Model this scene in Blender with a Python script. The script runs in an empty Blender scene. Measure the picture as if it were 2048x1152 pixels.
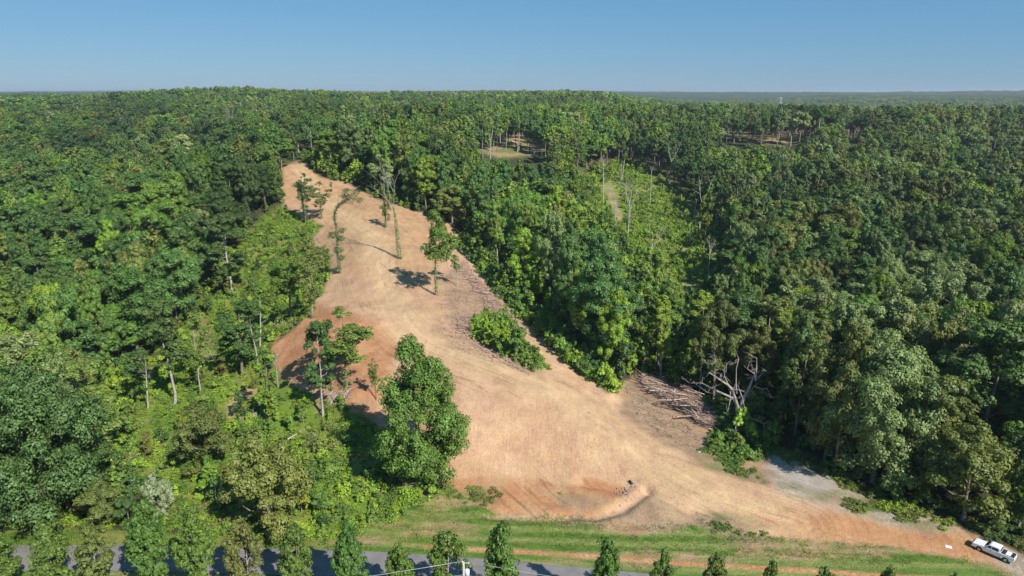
import bpy, math, random, numpy as np
from mathutils import Vector, Matrix
R = math.radians
S = bpy.context.scene
COL = S.collection
rng = np.random.default_rng(7)
random.seed(7)

# ---------------- camera, sky, sun, exposure ----------------
H0 = 56.0                      # metres above the road
PITCH = R(15.7)
FPX = 1384.0
cam = bpy.data.cameras.new('camera'); cam.lens = 36 * FPX / 2048; cam.sensor_width = 36
cam.clip_start = 0.5; cam.clip_end = 40000
camo = bpy.data.objects.new('camera', cam); COL.objects.link(camo)
camo.location = (0, 0, H0); camo.rotation_euler = (math.pi / 2 - PITCH, 0, 0)
S.camera = camo
SUN_DIR = np.array([0.62, -0.78]); SUN_DIR /= np.hypot(*SUN_DIR)     # towards the sun, on the map
SUN_EL = R(41)
w = bpy.data.worlds.new('World'); S.world = w; w.use_nodes = True
nt = w.node_tree; bg = nt.nodes['Background']
sky = nt.nodes.new('ShaderNodeTexSky'); sky.sky_type = 'NISHITA'; sky.sun_disc = False
sky.sun_elevation = SUN_EL; sky.sun_rotation = math.atan2(SUN_DIR[0], SUN_DIR[1])
sky.altitude = 200; sky.air_density = 1.0; sky.dust_density = 0.15; sky.ozone_density = 5.0
# summer haze evens the clear sky out: part clear-sky radiance, part even pale blue
vs = nt.nodes.new('ShaderNodeVectorMath'); vs.operation = 'MULTIPLY_ADD'
vs.inputs[1].default_value = (.273, .273, .273); vs.inputs[2].default_value = (.40, 1.50, 2.85)
nt.links.new(sky.outputs[0], vs.inputs[0]); nt.links.new(vs.outputs[0], bg.inputs[0]); bg.inputs[1].default_value = 0.095
sl = bpy.data.lights.new('sun', 'SUN'); sl.energy = 4.9; sl.angle = R(0.53); sl.color = (1, 0.95, 0.87)
so = bpy.data.objects.new('sun', sl); COL.objects.link(so)
sv = Vector((SUN_DIR[0] * math.cos(SUN_EL), SUN_DIR[1] * math.cos(SUN_EL), math.sin(SUN_EL)))
so.rotation_euler = sv.to_track_quat('Z', 'Y').to_euler(); so.location = (60, -60, 120)
S.view_settings.view_transform = 'Standard'; S.view_settings.look = 'None'
S.view_settings.exposure = 0.45; S.view_settings.gamma = 1; S.view_settings.use_curve_mapping = False
cy = S.cycles
cy.max_bounces = 5; cy.diffuse_bounces = 3; cy.glossy_bounces = 2; cy.transmission_bounces = 3
cy.volume_bounces = 0; cy.transparent_max_bounces = 4; cy.use_denoising = True
cy.caustics_reflective = False; cy.caustics_refractive = False

HAZE_D = 1.15e-4
# ---------------- projection ----------------
cp, sp = math.cos(PITCH), math.sin(PITCH)
def project(x, y, z):
    """world -> photo pixels (2048 wide)"""
    x = np.asarray(x, float); y = np.asarray(y, float); z = np.asarray(z, float) - H0
    d = np.maximum(y * cp - z * sp, 1e-3); u = y * sp + z * cp
    return 1024 + FPX * x / d, 576 - FPX * u / d, d
def ray(px, py):
    a = (px - 1024) / FPX; b = (576 - py) / FPX
    return np.array([a, cp + b * sp, -sp + b * cp])

# ---------------- noise ----------------
_tab = np.random.default_rng(99).random(65536)
def vnoise(x, y, seed=0):
    xi = np.floor(x).astype(np.int64); yi = np.floor(y).astype(np.int64)
    fx = x - xi; fy = y - yi; fx = fx * fx * (3 - 2 * fx); fy = fy * fy * (3 - 2 * fy)
    def h(a, b): return _tab[(a * 7919 + b * 104729 + seed * 1299709) & 65535]
    return (h(xi, yi) * (1 - fx) + h(xi + 1, yi) * fx) * (1 - fy) + (h(xi, yi + 1) * (1 - fx) + h(xi + 1, yi + 1) * fx) * fy
def fbm(x, y, o=4, seed=0):
    s = 0; a = .5; t = 0
    for k in range(o):
        s = s + a * vnoise(x * 2 ** k + 17.3 * k, y * 2 ** k - 9.1 * k, seed + k); t += a; a *= .5
    return s / t
def sstep(a, b, t):
    t = np.clip((t - a) / (b - a), 0, 1); return t * t * (3 - 2 * t)

# ---------------- terrain ----------------
PXC = [(850,1000,.8),(1000,1030,.3),(1200,1040,.3),(1400,1060,.2),(1700,1095,0),(1950,1110,0),(720,1060,.3),(450,1060,0),(150,1060,0),
 (950,970,1.3),(1100,965,1.2),(1230,975,1.1),(1280,1000,.9),(1400,985,1.8),(1550,1010,1.2),(1700,1040,.8),
 (950,860,5.6),(1100,860,5.0),(1200,900,3.7),(1350,920,2.8),(1300,850,3.6),(1450,880,2.0),(1600,930,1.0),(1800,1010,.6),
 (900,760,8.9),(1000,740,8.6),(1100,770,7.0),(1200,800,5.0),(1300,780,3.2),
 (850,690,10.3),(750,700,10.3),(650,700,10),(560,700,7.8),(700,800,6.6),(600,775,5.6),(500,780,3),(640,840,3),(740,860,3.2),
 (480,850,1.5),(300,850,1),(600,950,1),(800,960,1.2),(300,950,.5),(100,900,.5),
 (900,620,12),(760,600,12.6),(650,610,11.5),(990,620,10.3),(1080,680,7.4),
 (850,520,15),(740,500,16.5),(660,500,14.5),(940,510,12.4),(600,540,9),
 (850,440,18.5),(720,420,21),(620,430,18.5),(640,380,23.5),(585,335,26.5)]
WC = [(-100,120,1),(-60,150,2.5),(-100,200,4),(-100,300,10),(-200,300,7),(-250,450,15),(-120,450,22),(-420,500,18),(-60,400,27),
 (70,130,1),(80,200,0),(45,190,1.5),(60,250,3),(60,310,8),(130,300,6),(130,200,1),(110,120,.5),(210,300,7),(220,450,19),(130,520,26),
 (110,450,20),(30,420,24),(0,330,16),(-25,290,17),(330,450,18),(450,450,18),(260,180,3),(-260,180,3),(-450,300,8),(450,300,8),
 (30,370,19),(0,500,28),(-200,600,28),(200,620,28),(-500,650,25),(500,650,26),(0,650,31)]
for x in (-160,-100,-50,0,50,100,160):
    for y in (72, 60, 30, 0): WC.append((x, y, 0 if y > 50 else -.5))
cpts = []
for px, py, z in PXC:
    d = ray(px, py); t = (z - H0) / d[2]; cpts.append((d[0] * t, d[1] * t, z))
cpts = np.array(cpts + [tuple(map(float, c)) for c in WC])
def _U(r2): return np.where(r2 > 0, r2 * np.log(np.maximum(r2, 1e-12)), 0)
_P = cpts[:, :2] / 100
_n = len(_P)
_K = _U(((_P[:, None] - _P[None]) ** 2).sum(-1)) + np.eye(_n) * 0.0015
_Q = np.c_[np.ones(_n), _P]
_A = np.block([[_K, _Q], [_Q.T, np.zeros((3, 3))]])
_W = np.linalg.solve(_A, np.r_[cpts[:, 2], 0, 0, 0])
def tps(x, y):
    x = x / 100; y = y / 100; s = _W[_n] + _W[_n + 1] * x + _W[_n + 2] * y
    for i in range(_n): s = s + _W[i] * _U((x - _P[i, 0]) ** 2 + (y - _P[i, 1]) ** 2)
    return s
def farh(x, y):
    d = np.hypot(x, y); a = np.arctan2(x, y)
    n = fbm(x / 420 + 5, y / 420, 3, 3) - .5 + .35 * (fbm(x / 130, y / 130, 2, 4) - .5)
    bump = 5 * np.exp(-((a - R(-19)) / R(7)) ** 2) + 4 * np.exp(-((a - R(5)) / R(4)) ** 2) - 4 * np.exp(-((a - R(-33)) / R(3)) ** 2)
    base = 24 + 6 * sstep(550, 900, d) + 24 * n + bump * sstep(450, 800, d)
    right = sstep(R(7), R(14), a) * sstep(560, 1000, d)
    low = 12 + 16 * (fbm(x / 900, y / 900, 3, 8) - .5) + 14 * sstep(1800, 3000, d) * sstep(R(19), R(24), a)
    base = base * (1 - right) + low * right
    b2 = 4 + 62 * fbm(x / 1900, y / 1900, 4, 12) + 14 * sstep(5000, 8000, d)
    k = sstep(3000, 4500, d)
    return base * (1 - k) + b2 * k
def hbase(x, y):
    x = np.asarray(x, float); y = np.asarray(y, float)
    d = np.hypot(x, y)
    k = sstep(400, 620, d) + 0 * x
    k = np.maximum(k, sstep(R(50), R(70), np.abs(np.arctan2(x, np.maximum(y, 1e-3)))) * sstep(60, 120, d))
    xx = np.clip(x, -600, 600); yy = np.clip(y, -60, 700)
    t = np.clip(tps(xx, yy), -2, 40)
    f = farh(x, y) * sstep(60, 400, d)
    h = t * (1 - k) + f * k
    rough = sstep(75, 110, y)
    return h + rough * .5 * (fbm(x / 14, y / 14, 3, 21) - .5)
def at0(px, py, hf):
    d = ray(px, py); lo, hi = 40.0, 9000.0
    for n in (260, 24, 24):
        t = np.geomspace(lo, hi, n)
        k = np.nonzero(H0 + d[2] * t < hf(d[0] * t, d[1] * t))[0]
        k = k[0] if len(k) else n - 1
        lo, hi = t[max(k - 1, 0)], t[k]
    b = (lo + hi) / 2
    return np.array([d[0] * b, d[1] * b, H0 + d[2] * b])
# relief lines: (pixel polyline, height, half width m)
LINES = [([(985,1027),(1100,1033),(1190,1031),(1245,1012),(1292,982)], -.75, 1.0),
 ([(1292,978),(1330,1000),(1375,1022),(1400,1035)], -.55, .7),
 ([(1292,985),(1320,1010),(1330,1035)], .5, 2.5),
 ([(1165,962),(1200,966),(1245,975)], -.6, 1.0),
 ([(1150,745),(1200,800),(1260,860),(1310,895),(1370,912),(1450,935),(1520,960)], -.3, .8),
 ([(870,668),(935,690),(1000,715),(1050,725)], .35, 1.2),
 ([(1080,660),(1120,720),(1170,760),(1220,790)], .5, 1.5),
 ([(665,545),(630,610),(600,655),(550,695)], .5, 1.6),
 ([(740,470),(790,520)], -.08, .5), ([(610,360),(660,430),(745,470),(765,520),(770,600),(800,680),(960,720),(1150,800),(1400,960)], -.12, 1.2),
 ([(625,360),(690,425),(770,480),(785,540),(800,640),(830,680),(1000,710),(1200,800),(1450,960)], -.10, 1.2),
 ([(1060,650),(1100,710),(1160,775),(1250,850)], -.15, 1.0)]
for L in LINES: L[0][:] = [tuple(at0(px, py, hbase)[:2]) for px, py in L[0]]
def segdist(x, y, P, close=False):
    D = np.full(np.shape(x), 1e9)
    n = len(P)
    for i in range(n if close else n - 1):
        ax, ay = P[i]; bx, by = P[(i + 1) % n]
        vx, vy = bx - ax, by - ay; L2 = vx * vx + vy * vy + 1e-9
        t = np.clip(((x - ax) * vx + (y - ay) * vy) / L2, 0, 1)
        D = np.minimum(D, np.hypot(x - ax - t * vx, y - ay - t * vy))
    return D
def hgt(x, y):
    x = np.asarray(x, float); y = np.asarray(y, float)
    h = hbase(x, y)
    m = (np.abs(x) < 140) & (y > 70) & (y < 330)
    if m.any():
        xs, ys = x[m], y[m]; add = np.zeros(xs.shape)
        wx = xs + .9 * (fbm(xs / 3, ys / 3, 2, 31) - .5); wy = ys + .9 * (fbm(xs / 3, ys / 3, 2, 32) - .5)
        for P, a, wd in LINES: add += a * np.exp(-(segdist(wx, wy, P) / wd) ** 2)
        add += .16 * (fbm(xs / 2.2, ys / 3.5, 3, 41) - .5) + .5 * (fbm(xs / 8, ys / 8, 2, 43) - .5)
        h = h.copy(); h[m] += add * sstep(74, 84, ys)
    return h
_gx0, _gy0, _gs = -150.0, 50.0, .5
_GXX, _GYY = np.meshgrid(np.arange(_gx0, 150.1, _gs), np.arange(_gy0, 340.1, _gs)); _HG = hgt(_GXX.ravel(), _GYY.ravel()).reshape(_GXX.shape)
def hfast(x, y):
    """the same ground height, looked up on a half-metre grid near by"""
    x = np.asarray(x, float); y = np.asarray(y, float); m = (x > _gx0) & (x < 149) & (y > _gy0) & (y < 339); o = np.empty(x.shape)
    fx = (x[m] - _gx0) / _gs; fy = (y[m] - _gy0) / _gs; i = fx.astype(int); j = fy.astype(int); fx -= i; fy -= j
    o[m] = (_HG[j, i] * (1 - fx) + _HG[j, i + 1] * fx) * (1 - fy) + (_HG[j + 1, i] * (1 - fx) + _HG[j + 1, i + 1] * fx) * fy
    if not m.all(): o[~m] = hbase(x[~m], y[~m])
    return o
def at0g(px, py):
    d = ray(px, py); lo, hi = 40.0, 9000.0
    if py > 360: hi = 340.0
    for n in (200, 20, 20):
        t = np.geomspace(lo, hi, n); k = np.nonzero(H0 + d[2] * t < hfast(d[0] * t, d[1] * t))[0]
        if not len(k) and hi == 340.0: return at0(px, py, hgt)
        k = k[0] if len(k) else n - 1
        lo, hi = t[max(k - 1, 0)], t[k]
    b = (lo + hi) / 2
    return np.array([d[0] * b, d[1] * b, H0 + d[2] * b])
def at(px, py): return at0g(px, py)

# ---------------- pixel zones (photo coordinates), used as a map of what lies where ----------------
DIRT = [(566,330),(600,322),(640,352),(700,370),(745,392),(800,412),(860,432),(900,445),(925,492),(950,520),(985,572),(1005,600),(1050,638),(1082,668),(1115,712),(1165,752),(1222,785),(1262,758),(1330,768),(1380,800),(1425,850),(1440,880),(1530,905),(1560,900),(1640,935),(1700,975),(1780,1010),(1850,1028),(1930,1062),(1990,1090),(2060,1128),(2060,1156),(2010,1138),(1950,1122),(1850,1106),(1700,1087),(1600,1080),(1500,1064),(1420,1046),(1300,1045),(1190,1035),(1000,1024),(935,1000),(890,975),(850,960),(735,835),(670,805),(600,778),(555,745),(545,690),(600,650),(632,600),(662,550),(655,505),(618,485),(645,450),(615,440),(570,415),(563,380)]
SCRUBL = [(240,790),(290,730),(340,690),(395,600),(470,500),(530,430),(562,415),(615,440),(645,450),(618,485),(655,505),(662,550),(632,600),(600,650),(545,690),(555,745),(600,778),(670,805),(735,835),(880,985),(830,1020),(720,1060),(640,1085),(450,1070),(350,1040),(250,960),(240,860)]
STRIP = [(925,492),(965,520),(1005,590),(1065,620),(1115,665),(1165,715),(1235,770),(1222,785),(1165,752),(1115,712),(1082,668),(1050,638),(1005,600),(950,520)]
ISLE = [(945,650),(975,628),(1015,638),(1045,690),(1082,732),(1065,742),(1015,712),(950,676)]
OAKP = [(1420,872),(1450,840),(1500,850),(1525,890),(1528,915),(1470,928),(1430,905)]
HILLS = [(1155,345),(1255,325),(1355,380),(1435,460),(1450,560),(1380,612),(1295,565),(1240,470),(1185,420)]
VERGE = [(-60,1060),(250,1056),(450,1082),(640,1085),(720,1058),(830,1015),(890,982),(935,1000),(1000,1024),(1190,1035),(1300,1045),(1420,1046),(1500,1064),(1600,1080),(1700,1087),(1850,1106),(1950,1122),(2010,1138),(2060,1156),(2200,1240),(2200,1500),(-160,1500)]
GRAVEL = [(1535,905),(1570,902),(1650,945),(1760,1000),(1850,1030),(1910,1062),(1860,1068),(1760,1045),(1640,1010),(1560,985),(1530,940)]
FIELD1 = [(1440,262),(1600,262),(1606,276),(1560,290),(1500,285),(1460,276)]
FIELD2 = [(955,290),(1000,285),(1030,262),(1042,262),(1050,285),(1095,292),(1080,310),(1000,318),(960,305)]
FIELD3 = [(1690,257),(1725,257),(1712,275),(1690,275)]
PATH1 = [(450,820),(470,795),(505,775),(530,768),(520,785),(490,800),(470,820),(455,840)]
def inpoly(x, y, P):
    x = np.asarray(x); y = np.asarray(y); c = np.zeros(x.shape, bool); n = len(P)
    for i in range(n):
        x1, y1 = P[i]; x2, y2 = P[(i + 1) % n]
        if y1 == y2: continue
        k = ((y1 > y) != (y2 > y)) & (x < (x2 - x1) * (y - y1) / (y2 - y1) + x1)
        c ^= k
    return c
def soft(x, y, P, f):
    """soft inside mask, f = feather in pixels"""
    o = np.zeros(x.shape)
    a = np.array(P); m = (x > a[:, 0].min() - f) & (x < a[:, 0].max() + f) & (y > a[:, 1].min() - f) & (y < a[:, 1].max() + f)
    if m.any():
        xs, ys = x[m], y[m]; d = segdist(xs, ys, P, True); d = np.where(inpoly(xs, ys, P), d, -d)
        o[m] = sstep(-f, f, d)
    return o

# ---------------- materials ----------------
MATS = {}
def newmat(name):
    m = bpy.data.materials.new(name); m.use_nodes = True; m.node_tree.nodes.clear(); MATS[name] = m
    return m, m.node_tree.nodes, m.node_tree.links
def principled(name, col, rough=.6, metal=0, spec=.5, noise=0, nscale=3, emis=None):
    m, N, L = newmat(name)
    o = N.new('ShaderNodeOutputMaterial'); b = N.new('ShaderNodeBsdfPrincipled')
    b.inputs['Base Color'].default_value = (*col, 1); b.inputs['Roughness'].default_value = rough
    b.inputs['Metallic'].default_value = metal; b.inputs['Specular IOR Level'].default_value = spec
    L.new(b.outputs[0], o.inputs[0])
    if noise:
        tc = N.new('ShaderNodeTexCoord'); n = N.new('ShaderNodeTexNoise'); n.inputs['Scale'].default_value = nscale
        n.inputs['Detail'].default_value = 5
        mr = N.new('ShaderNodeMapRange'); mr.inputs[1].default_value = .3; mr.inputs[2].default_value = .7
        mr.inputs[3].default_value = 1 - noise; mr.inputs[4].default_value = 1 + noise
        mx = N.new('ShaderNodeVectorMath'); mx.operation = 'SCALE'; mx.inputs[0].default_value = col
        L.new(tc.outputs['Object'], n.inputs['Vector']); L.new(n.outputs[0], mr.inputs[0]); L.new(mr.outputs[0], mx.inputs['Scale'])
        L.new(mx.outputs[0], b.inputs['Base Color'])
    return m
def leafmat(name, base=(1, 1, 1)):
    """foliage: colour = tint (per plant) x variation per leaf clump"""
    m, N, L = newmat(name)
    o = N.new('ShaderNodeOutputMaterial')
    t = N.new('ShaderNodeAttribute'); t.attribute_type = 'INSTANCER'; t.attribute_name = 'tint'
    v = N.new('ShaderNodeAttribute'); v.attribute_type = 'GEOMETRY'; v.attribute_name = 'leafv'
    oi = N.new('ShaderNodeObjectInfo')
    hs = N.new('ShaderNodeHueSaturation')
    a = N.new('ShaderNodeMapRange'); a.inputs[3].default_value = .487; a.inputs[4].default_value = .513
    L.new(oi.outputs['Random'], a.inputs[0]); L.new(a.outputs[0], hs.inputs['Hue'])
    L.new(v.outputs['Fac'], hs.inputs['Value'])
    L.new(t.outputs['Color'], hs.inputs['Color'])
    d = N.new('ShaderNodeBsdfDiffuse'); L.new(hs.outputs[0], d.inputs[0])
    tr = N.new('ShaderNodeBsdfTranslucent')
    tm = N.new('ShaderNodeMix'); tm.data_type = 'RGBA'; tm.blend_type = 'MULTIPLY'; tm.inputs[0].default_value = 1
    L.new(hs.outputs[0], tm.inputs[6]); tm.inputs[7].default_value = (1.25, 1.35, .6, 1); L.new(tm.outputs[2], tr.inputs[0])
    mx = N.new('ShaderNodeMixShader'); mx.inputs[0].default_value = .24
    L.new(d.outputs[0], mx.inputs[1]); L.new(tr.outputs[0], mx.inputs[2])
    g = N.new('ShaderNodeBsdfGlossy'); g.inputs['Roughness'].default_value = .55; g.inputs['Color'].default_value = (.75, .85, .8, 1)
    m2 = N.new('ShaderNodeMixShader'); m2.inputs[0].default_value = .035
    L.new(mx.outputs[0], m2.inputs[1]); L.new(g.outputs[0], m2.inputs[2])
    L.new(m2.outputs[0], o.inputs[0])
    return m
LEAF = leafmat('leaves')
BARK = principled('bark', (.23, .19, .15), .9, spec=.1, noise=.45, nscale=2.2)
PALEBARK = principled('pale_bark', (.36, .33, .29), .9, spec=.1, noise=.35, nscale=2)
DEADWOOD = principled('dead_wood', (.33, .29, .26), .9, spec=.1, noise=.4, nscale=1.5)

def groundmat():
    m, N, L = newmat('ground')
    o = N.new('ShaderNodeOutputMaterial'); b = N.new('ShaderNodeBsdfPrincipled')
    b.inputs['Roughness'].default_value = .95; b.inputs['Specular IOR Level'].default_value = .08
    c = N.new('ShaderNodeAttribute'); c.attribute_name = 'albedo'
    k = N.new('ShaderNodeAttribute'); k.attribute_name = 'kinds'       # r dirt, g grass, b tracked bank
    sp_ = N.new('ShaderNodeSeparateColor'); L.new(k.outputs['Color'], sp_.inputs[0])
    tc = N.new('ShaderNodeTexCoord')
    def noise(scale, det=5, rough=.6, stretch=(1, 1, 1), rot=0):
        mp = N.new('ShaderNodeMapping'); mp.inputs['Scale'].default_value = stretch; mp.inputs['Rotation'].default_value = (0, 0, rot)
        L.new(tc.outputs['Object'], mp.inputs[0])
        n = N.new('ShaderNodeTexNoise'); n.inputs['Scale'].default_value = scale; n.inputs['Detail'].default_value = det
        n.inputs['Roughness'].default_value = rough; L.new(mp.outputs[0], n.inputs['Vector']); return n.outputs[0]
    def mth(op, a, b_=None, c_=None):
        n = N.new('ShaderNodeMath'); n.operation = op
        for i, v in enumerate((a, b_, c_)):
            if v is None: continue
            if isinstance(v, (int, float)): n.inputs[i].default_value = v
            else: L.new(v, n.inputs[i])
        return n.outputs[0]
    def rng_(v, a0, a1, b0, b1):
        n = N.new('ShaderNodeMapRange'); L.new(v, n.inputs[0])
        for i, q in enumerate((a0, a1, b0, b1)): n.inputs[i + 1].default_value = q
        return n.outputs[0]
    n1 = noise(.35, 6, .65); n2 = noise(2.4, 5, .7); n3 = noise(.9, 4, .6, (1, .14, 1)); n4 = noise(1, 4, .6, (3.4, .42, 1), .12)
    dirtf = mth('ADD', mth('ADD', rng_(n1, .3, .7, -.10, .09), rng_(n2, .3, .7, -.13, .11)), rng_(n3, .3, .7, -.08, .08))
    bank = mth('MULTIPLY', rng_(n4, .35, .65, -.07, .035), sp_.outputs[2])
    dirtf = mth('MULTIPLY', mth('ADD', dirtf, bank), sp_.outputs[0])
    n5 = noise(7.5, 4, .75)
    dirtf = mth('ADD', dirtf, mth('MULTIPLY', rng_(n5, .3, .7, -.12, .12), sp_.outputs[0]))
    fa_ = N.new('ShaderNodeAttribute'); fa_.attribute_name = 'flow'
    def fnoise(sx, sy, det):
        mp = N.new('ShaderNodeMapping'); mp.inputs['Scale'].default_value = (sx, sy, 1); L.new(fa_.outputs['Vector'], mp.inputs[0])
        n = N.new('ShaderNodeTexNoise'); n.inputs['Scale'].default_value = 1; n.inputs['Detail'].default_value = det; n.inputs['Roughness'].default_value = .6
        L.new(mp.outputs[0], n.inputs['Vector']); return n.outputs[0]
    f1 = fnoise(1.9, .05, 4); f2 = fnoise(.5, .03, 3)
    notbank = mth('MULTIPLY', sp_.outputs[0], mth('SUBTRACT', 1.0, sp_.outputs[2]))
    dirtf = mth('ADD', dirtf, mth('MULTIPLY', mth('ADD', rng_(f1, .35, .65, -.055, .04), rng_(f2, .35, .65, -.05, .05)), notbank))
    # thin ruts that follow the drive, and rills and cracks that wander
    def thin(v, w_): 
        a_ = mth('ABSOLUTE', mth('SUBTRACT', v, .5)); return rng_(a_, 0, w_, 1, 0)
    patch_ = rng_(noise(.09, 3), .46, .6, 0, 1); patch2_ = rng_(noise(.16, 3, .6, (1, 1, 1), .7), .48, .6, 0, 1)
    ruts = mth('MULTIPLY', thin(fnoise(.55, .035, 1), .022), patch_); cracks = mth('MULTIPLY', thin(noise(.55, 3, .6, (1.6, .7, 1)), .012), patch2_)
    lines_ = mth('MULTIPLY', mth('ADD', mth('MULTIPLY', ruts, .30), mth('MULTIPLY', cracks, .34)), sp_.outputs[0])
    dirtf = mth('SUBTRACT', dirtf, lines_)
    g1 = noise(.8, 5, .75, (.35, 1.5, 1), -.06); g2 = noise(4.5, 4, .7)
    grassf = mth('MULTIPLY', mth('ADD', rng_(g1, .3, .7, -.30, .30), rng_(g2, .3, .7, -.30, .32)), sp_.outputs[1])
    rest = mth('MULTIPLY', mth('ADD', rng_(n2, .3, .7, -.4, .4), rng_(n5, .3, .7, -.4, .4)), mth('SUBTRACT', 1.0, mth('MINIMUM', 1.0, mth('ADD', sp_.outputs[0], sp_.outputs[1]))))
    f = mth('ADD', 1.0, mth('ADD', rest, mth('ADD', dirtf, grassf)))
    vm = N.new('ShaderNodeVectorMath'); vm.operation = 'SCALE'; L.new(c.outputs['Color'], vm.inputs[0]); L.new(f, vm.inputs['Scale'])
    # redder / yellower drift on grass and dirt
    hs = N.new('ShaderNodeHueSaturation'); L.new(vm.outputs[0], hs.inputs['Color']); L.new(rng_(n1, .3, .7, .49, .512), hs.inputs['Hue'])
    L.new(hs.outputs[0], b.inputs['Base Color'])
    bp = N.new('ShaderNodeBump'); bp.inputs['Strength'].default_value = .8; bp.inputs['Distance'].default_value = .22
    hgt_ = mth('ADD', mth('MULTIPLY', mth('MULTIPLY', f1, notbank), .45), mth('ADD', mth('ADD', mth('MULTIPLY', n2, .8), mth('MULTIPLY', n5, .25)), mth('ADD', mth('MULTIPLY', n1, .5), mth('ADD', mth('MULTIPLY', mth('MULTIPLY', n4, sp_.outputs[2]), .6), mth('MULTIPLY', mth('MULTIPLY', g2, sp_.outputs[1]), .6)))))
    L.new(hgt_, bp.inputs['Height']); L.new(bp.outputs[0], b.inputs['Normal'])
    L.new(b.outputs[0], o.inputs[0]); return m
GROUND = groundmat()

# ---------------- ground sheets ----------------
def mesh_from(name, V, F, mat=None, smooth=False):
    me = bpy.data.meshes.new(name)
    V = np.ascontiguousarray(V, np.float32); F = np.asarray(F, np.int32)
    me.vertices.add(len(V)); me.vertices.foreach_set('co', V.ravel())
    k = F.shape[1]; me.loops.add(F.size); me.loops.foreach_set('vertex_index', F.ravel())
    me.polygons.add(len(F)); me.polygons.foreach_set('loop_start', np.arange(len(F), dtype=np.int32) * k)
    if smooth: me.polygons.foreach_set('use_smooth', np.ones(len(F), bool))
    if mat: me.materials.append(mat)
    me.update(calc_edges=True); return me
def link(name, me, parent=None, **kw):
    o = bpy.data.objects.new(name, me); COL.objects.link(o)
    if parent is not None: o.parent = parent
    for k, v in kw.items(): o[k] = v
    return o

A1 = np.arange(-R(40), R(40), .0042)
A0 = np.linspace(-R(89), -R(40) - .02, 32); A2 = np.linspace(R(40) + .02, R(89), 32)
ANG = np.r_[A0, A1, A2]
rr = [8.0]
while rr[-1] < 15500:
    r = rr[-1]; rr.append(r * (1.05 if r < 52 else 1.0036 if r < 230 else 1.006 if r < 600 else 1.012))
RAD = np.array(rr)
GX = RAD[:, None] * np.sin(ANG)[None]; GY = RAD[:, None] * np.cos(ANG)[None]
gx, gy = GX.ravel(), GY.ravel()
gz = hgt(gx, gy)
far = np.hypot(gx, gy) > 2600
# beyond the built trees the ground itself carries the canopy relief
gd = np.hypot(gx, gy)
can = sstep(2400, 2700, gd)
gz_t = np.minimum(gz + can * (14 + 10 * vnoise(gx / 60, gy / 60, 5) + 5 * vnoise(gx / 21, gy / 21, 6)), 88)
px, py, _ = project(gx, gy, gz)
wx = px + 26 * (fbm(gx / 4, gy / 4, 4, 51) - .5) * np.clip(110 / gd, .2, 1); wy = py + 20 * (fbm(gx / 4, gy / 4, 4, 52) - .5) * np.clip(110 / gd, .15, 1)
front = gy > 5
def sm(P, f=6): return soft(wx, wy, P, f) * front
C = np.array
col = np.tile(C([.045, .05, .022]), (len(gx), 1))
leafy = fbm(gx / 9, gy / 9, 4, 60)
col = col * (1 - .5 * leafy[:, None]) + C([.10, .075, .045]) * (.5 * leafy[:, None])
def lay(mask, c, cc=None, n=None):
    global col
    c = np.tile(C(c), (len(gx), 1)) if cc is None else C(c) * (1 - n[:, None]) + C(cc) * n[:, None]
    col = col * (1 - mask[:, None]) + c * mask[:, None]
n_a = sstep(.35, .65, fbm(gx / 6, gy / 6, 4, 61)); n_b = sstep(.4, .62, fbm(gx / 2.2, gy / 2.2, 4, 62)); n_c = sstep(.45, .6, fbm(gx / 3.2, gy / 1.3, 4, 63))
n_d = sstep(.5, .62, fbm(gx / 5, gy / 1.5, 4, 64))
hillmask = np.clip(soft(wx, wy, HILLS, 30) * front, 0, 1)
scr = sm(SCRUBL, 14)
lay(scr, (.13, .20, .03), (.20, .21, .055), n_a)
lay(hillmask, (.14, .21, .035), (.24, .22, .08), n_a)
lay(sm(STRIP, 8), (.08, .11, .025), (.25, .17, .09), n_b)
for F_ in (FIELD1, FIELD2, FIELD3): lay(soft(px, py, F_, 5) * front, (.30, .22, .12), (.15, .17, .06), n_a)
lay(soft(px, py, [(1212,372),(1222,374),(1240,420),(1245,442),(1234,438),(1218,400)], 4), (.36, .24, .14), (.2, .2, .08), n_b)
lay(soft(px, py, [(1025,262),(1040,262),(1042,285),(1022,290)], 3), (.5, .33, .2))
for P_, q in (([(215,745),(250,740),(262,770),(240,785),(215,775)], 1), ([(285,735),(310,730),(318,750),(300,760)], 1), ([(380,630),(420,620),(430,700),(395,745),(385,690)], .7), ([(630,775),(650,770),(655,800),(640,830),(625,800)], .8), ([(390,705),(430,708),(430,725),(400,730)], 1)):
    lay(sm(P_, 6) * q, (.33, .22, .13), (.2, .19, .07), n_b)
lay(sm(PATH1, 5), (.50, .31, .17), (.42, .27, .14), n_b)
# verge of mown grass
verge = sm(VERGE, 5) * (gy < 112)
verge = np.maximum(verge, (gy < 66) * 1.0)
stripe = .5 + .5 * np.sin((gy + .055 * gx + 1.2 * fbm(gx / 12, gy / 4, 3, 71)) * 2 * math.pi / 2.3)
stripe = sstep(.35, .8, stripe * .75 + .35 * fbm(gx / 5, gy / 2, 3, 72))
lay(verge, (.105, .175, .032), (.225, .235, .08), stripe * .75)
lay(verge * sstep(.52, .66, fbm(gx / 9, gy / 2.5, 4, 73)), (.30, .215, .115), (.24, .22, .09), n_b)
lay(sm([(-60,1062),(250,1058),(640,1088),(640,1100),(-60,1092)], 4), (.10, .17, .025), (.2, .2, .06), n_a)
lay(sm([(720,1045),(860,1030),(900,1060),(800,1085),(720,1080)], 8) * .6, (.30, .24, .11), (.16, .2, .05), n_b)
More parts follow.
